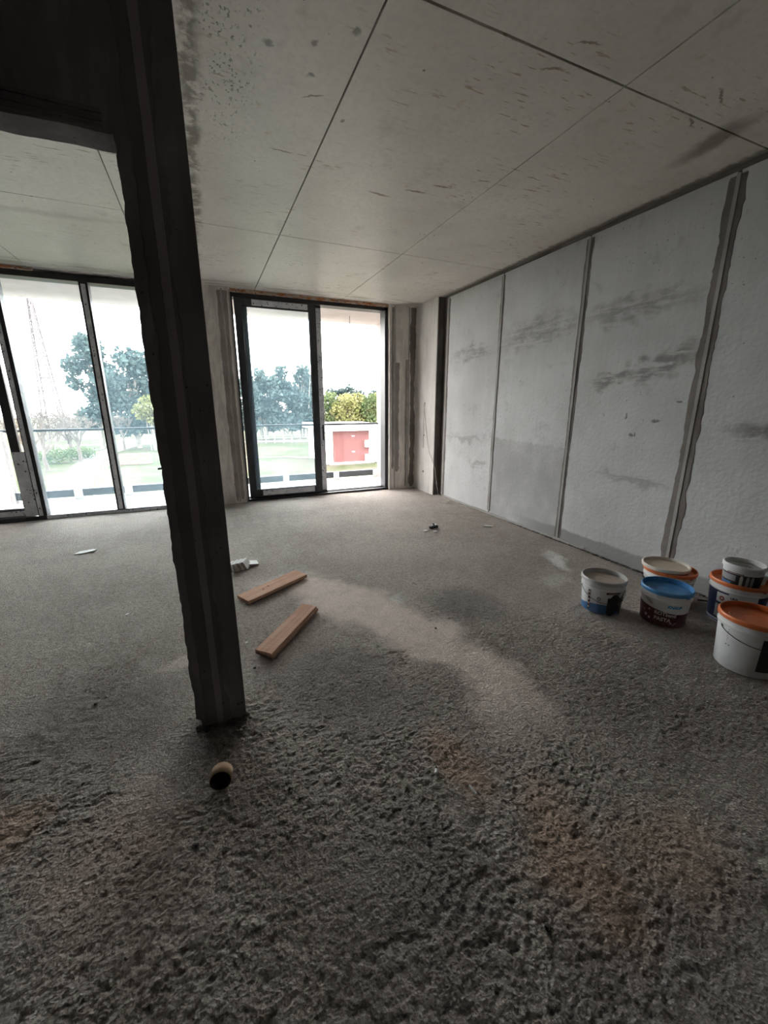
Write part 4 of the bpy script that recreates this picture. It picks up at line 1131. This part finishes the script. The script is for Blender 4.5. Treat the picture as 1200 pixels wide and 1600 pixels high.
for k, (x, y, h, lb) in enumerate(((-19.5, 62, 10.5, 'leftmost bare tree by the mast, left window'), (-17.0, 58, 9.6, 'second bare tree from the left, left window'), (-15.6, 66, 10.2, 'bare tree beside the dirt track, left window'), (-18.6, 74, 11.5, 'farther bare tree behind the others, left window'), (-12.6, 80, 8.5, 'low bare tree between the track and the yellow-green tree'))):
    bare(lb, x, y, h, 90+k)
for k, (x, y, r, lb) in enumerate(((-16.6, 70, 1.8, 'low dark green bush left of the dirt track'), (-18.6, 66, 2.0, 'low dark green bush under the bare trees'))):
    o = blobtree('green_bush', lb, x, y, r*1.2, [(0, 0, .45, .7, .45), (.5, 0, .4, .5, .4), (-.5, 0, .4, .5, .4)], 'leafgreen', 700, .16, 110+k, .05, .5, group='bushes by the track')
    o['category'] = 'bush'
# lattice mast
mt = empty('lattice_mast', (-29.5, 110, G), 0, label='tall faint lattice mast at the far left', cat='mast')
legs = [(sx, sy) for sx in (-1, 1) for sy in (-1, 1)]
hw = lambda z: 1.55*(1-z/31)**1.15+.25
for sx, sy in legs:
    MB().tube([(sx*hw(z), sy*hw(z), z) for z in np.linspace(0, 31, 9)], .13, 5).build('mast_leg', M['mast'], mt)
for k in range(12):
    z0, z1 = 31*k/12, 31*(k+1)/12
    mb = MB()
    for (a, b) in (((-1, -1), (1, -1)), ((1, -1), (1, 1)), ((1, 1), (-1, 1)), ((-1, 1), (-1, -1))):
        mb.tube([(a[0]*hw(z0), a[1]*hw(z0), z0), (b[0]*hw(z1), b[1]*hw(z1), z1)], .07, 4)
        mb.tube([(b[0]*hw(z0), b[1]*hw(z0), z0), (a[0]*hw(z1), a[1]*hw(z1), z1)], .07, 4)
        mb.tube([(a[0]*hw(z1), a[1]*hw(z1), z1), (b[0]*hw(z1), b[1]*hw(z1), z1)], .07, 4)
    mb.build('mast_bracing', M['mast'], mt)
MB().tube([(0, 0, 31), (0, 0, 36)], .07, 5).build('antenna', M['mast'], mt)
# house below
hs = empty('apartment_house', (17, 52, G), 0, label='low white house with terracotta wall and white balconies beyond the railing', cat='house')
def hp(name, b, mat, par=None):
    o = MB().box(b[0]-17, b[1]-17, b[2]-52, b[3]-52, b[4]-G, b[5]-G).build(name, M[mat], par or hs); return o
wl = hp('wall', (13.9, 21.2, 50.3, 60, G, -1.75), 'housewhite')
hp('facade_panel', (14.75, 19.55, 50.0, 50.4, -5.75, -1.75), 'pinkwall', wl)
hp('roof_slab', (13.3, 22.2, 49.2, 61, -1.75, -1.10), 'housewhite')
hp('base_plinth', (14.2, 20.2, 49.8, 50.4, G, -5.75), 'housewhite', wl)
for z in (-3.3, -5.2):
    w_ = hp('window', (13.95, 14.55, 50.2, 50.5, z-.75, z+1.05), 'houseglass', wl)
    hp('balcony_slab', (12.7, 14.0, 49.9, 52.5, z-1.15, z-.80), 'housewhite', wl)
for z in (-3.9, -5.7):
    hp('balcony_box', (18.95, 21.0, 49.4, 50.4, z, z+.85), 'housewhite', wl)
for x in (19.75, 20.45):
    hp('window', (x, x+.55, 50.2, 50.45, -2.95, -1.85), 'houseglass', wl)
    hp('window', (x, x+.55, 50.2, 50.45, -4.85, -4.0), 'houseglass', wl)
for (x, z) in ((17.2, -2.5), (17.2, -4.5)):
    hp('wall_vent', (x, x+.35, 49.94, 50.05, z, z+.10), 'housewhite', wl)
# posts, fence, pile and frame on the meadow
for k in range(9):
    t = k/8
    x, y = -10.0-3.2*t, 46+30*t
    ordn = ('nearest', 'second nearest', 'third nearest', 'fourth nearest', 'middle', 'fourth farthest', 'third farthest', 'second farthest', 'farthest')[k]
    MB().tube([(0, 0, -.1), (0, 0, .6), (0, 0, 1.2)], [.09, .08, .07], 6).build('fence_post', M['fence'], label='%s weathered wooden post along the dirt track' % ordn, cat='post', group='posts along the dirt track', loc=(x, y, G))
fn = empty('field_fence', (14, 84, G), 0, label='pale wire fence in front of the eucalyptus', cat='fence')
for k in range(9):
    MB().box(-6.5+1.7*k, -6.4+1.7*k, -.05, .05, 0, 1.6).build('post', M['fence'], fn)
for z in (.5, 1.0, 1.5):
    MB().box(-6.5, 7.2, -.015, .015, z, z+.04).build('rail', M['fence'], fn)
pl = empty('timber_pile', (-8.6, 61, G), 0, label='low stack of reddish timber on the meadow', cat='pile')
for k in range(6):
    MB().box(-1.8+.1*(k % 2), 1.8-.1*(k % 3), -.5, .5, .05+.22*k, .22+.22*k).build('timber', M['brickpile'], pl)
gp = empty('pipe_frame', (-8, 30, G), 0, label='white pipe frame standing on the meadow, left window', cat='frame')
MB().tube([(-.95, 0, 0), (-.95, 0, 2.95)], .06, 6).build('post', M['whitemetal'], gp)
MB().tube([(1.25, 0, 0), (1.25, 0, 3.35)], .04, 6).build('post', M['whitemetal'], gp)
MB().tube([(-1.5, 0, 2.85), (-.95, 0, 2.95), (1.25, 0, 3.38)], .04, 6).build('crossbar', M['whitemetal'], gp)
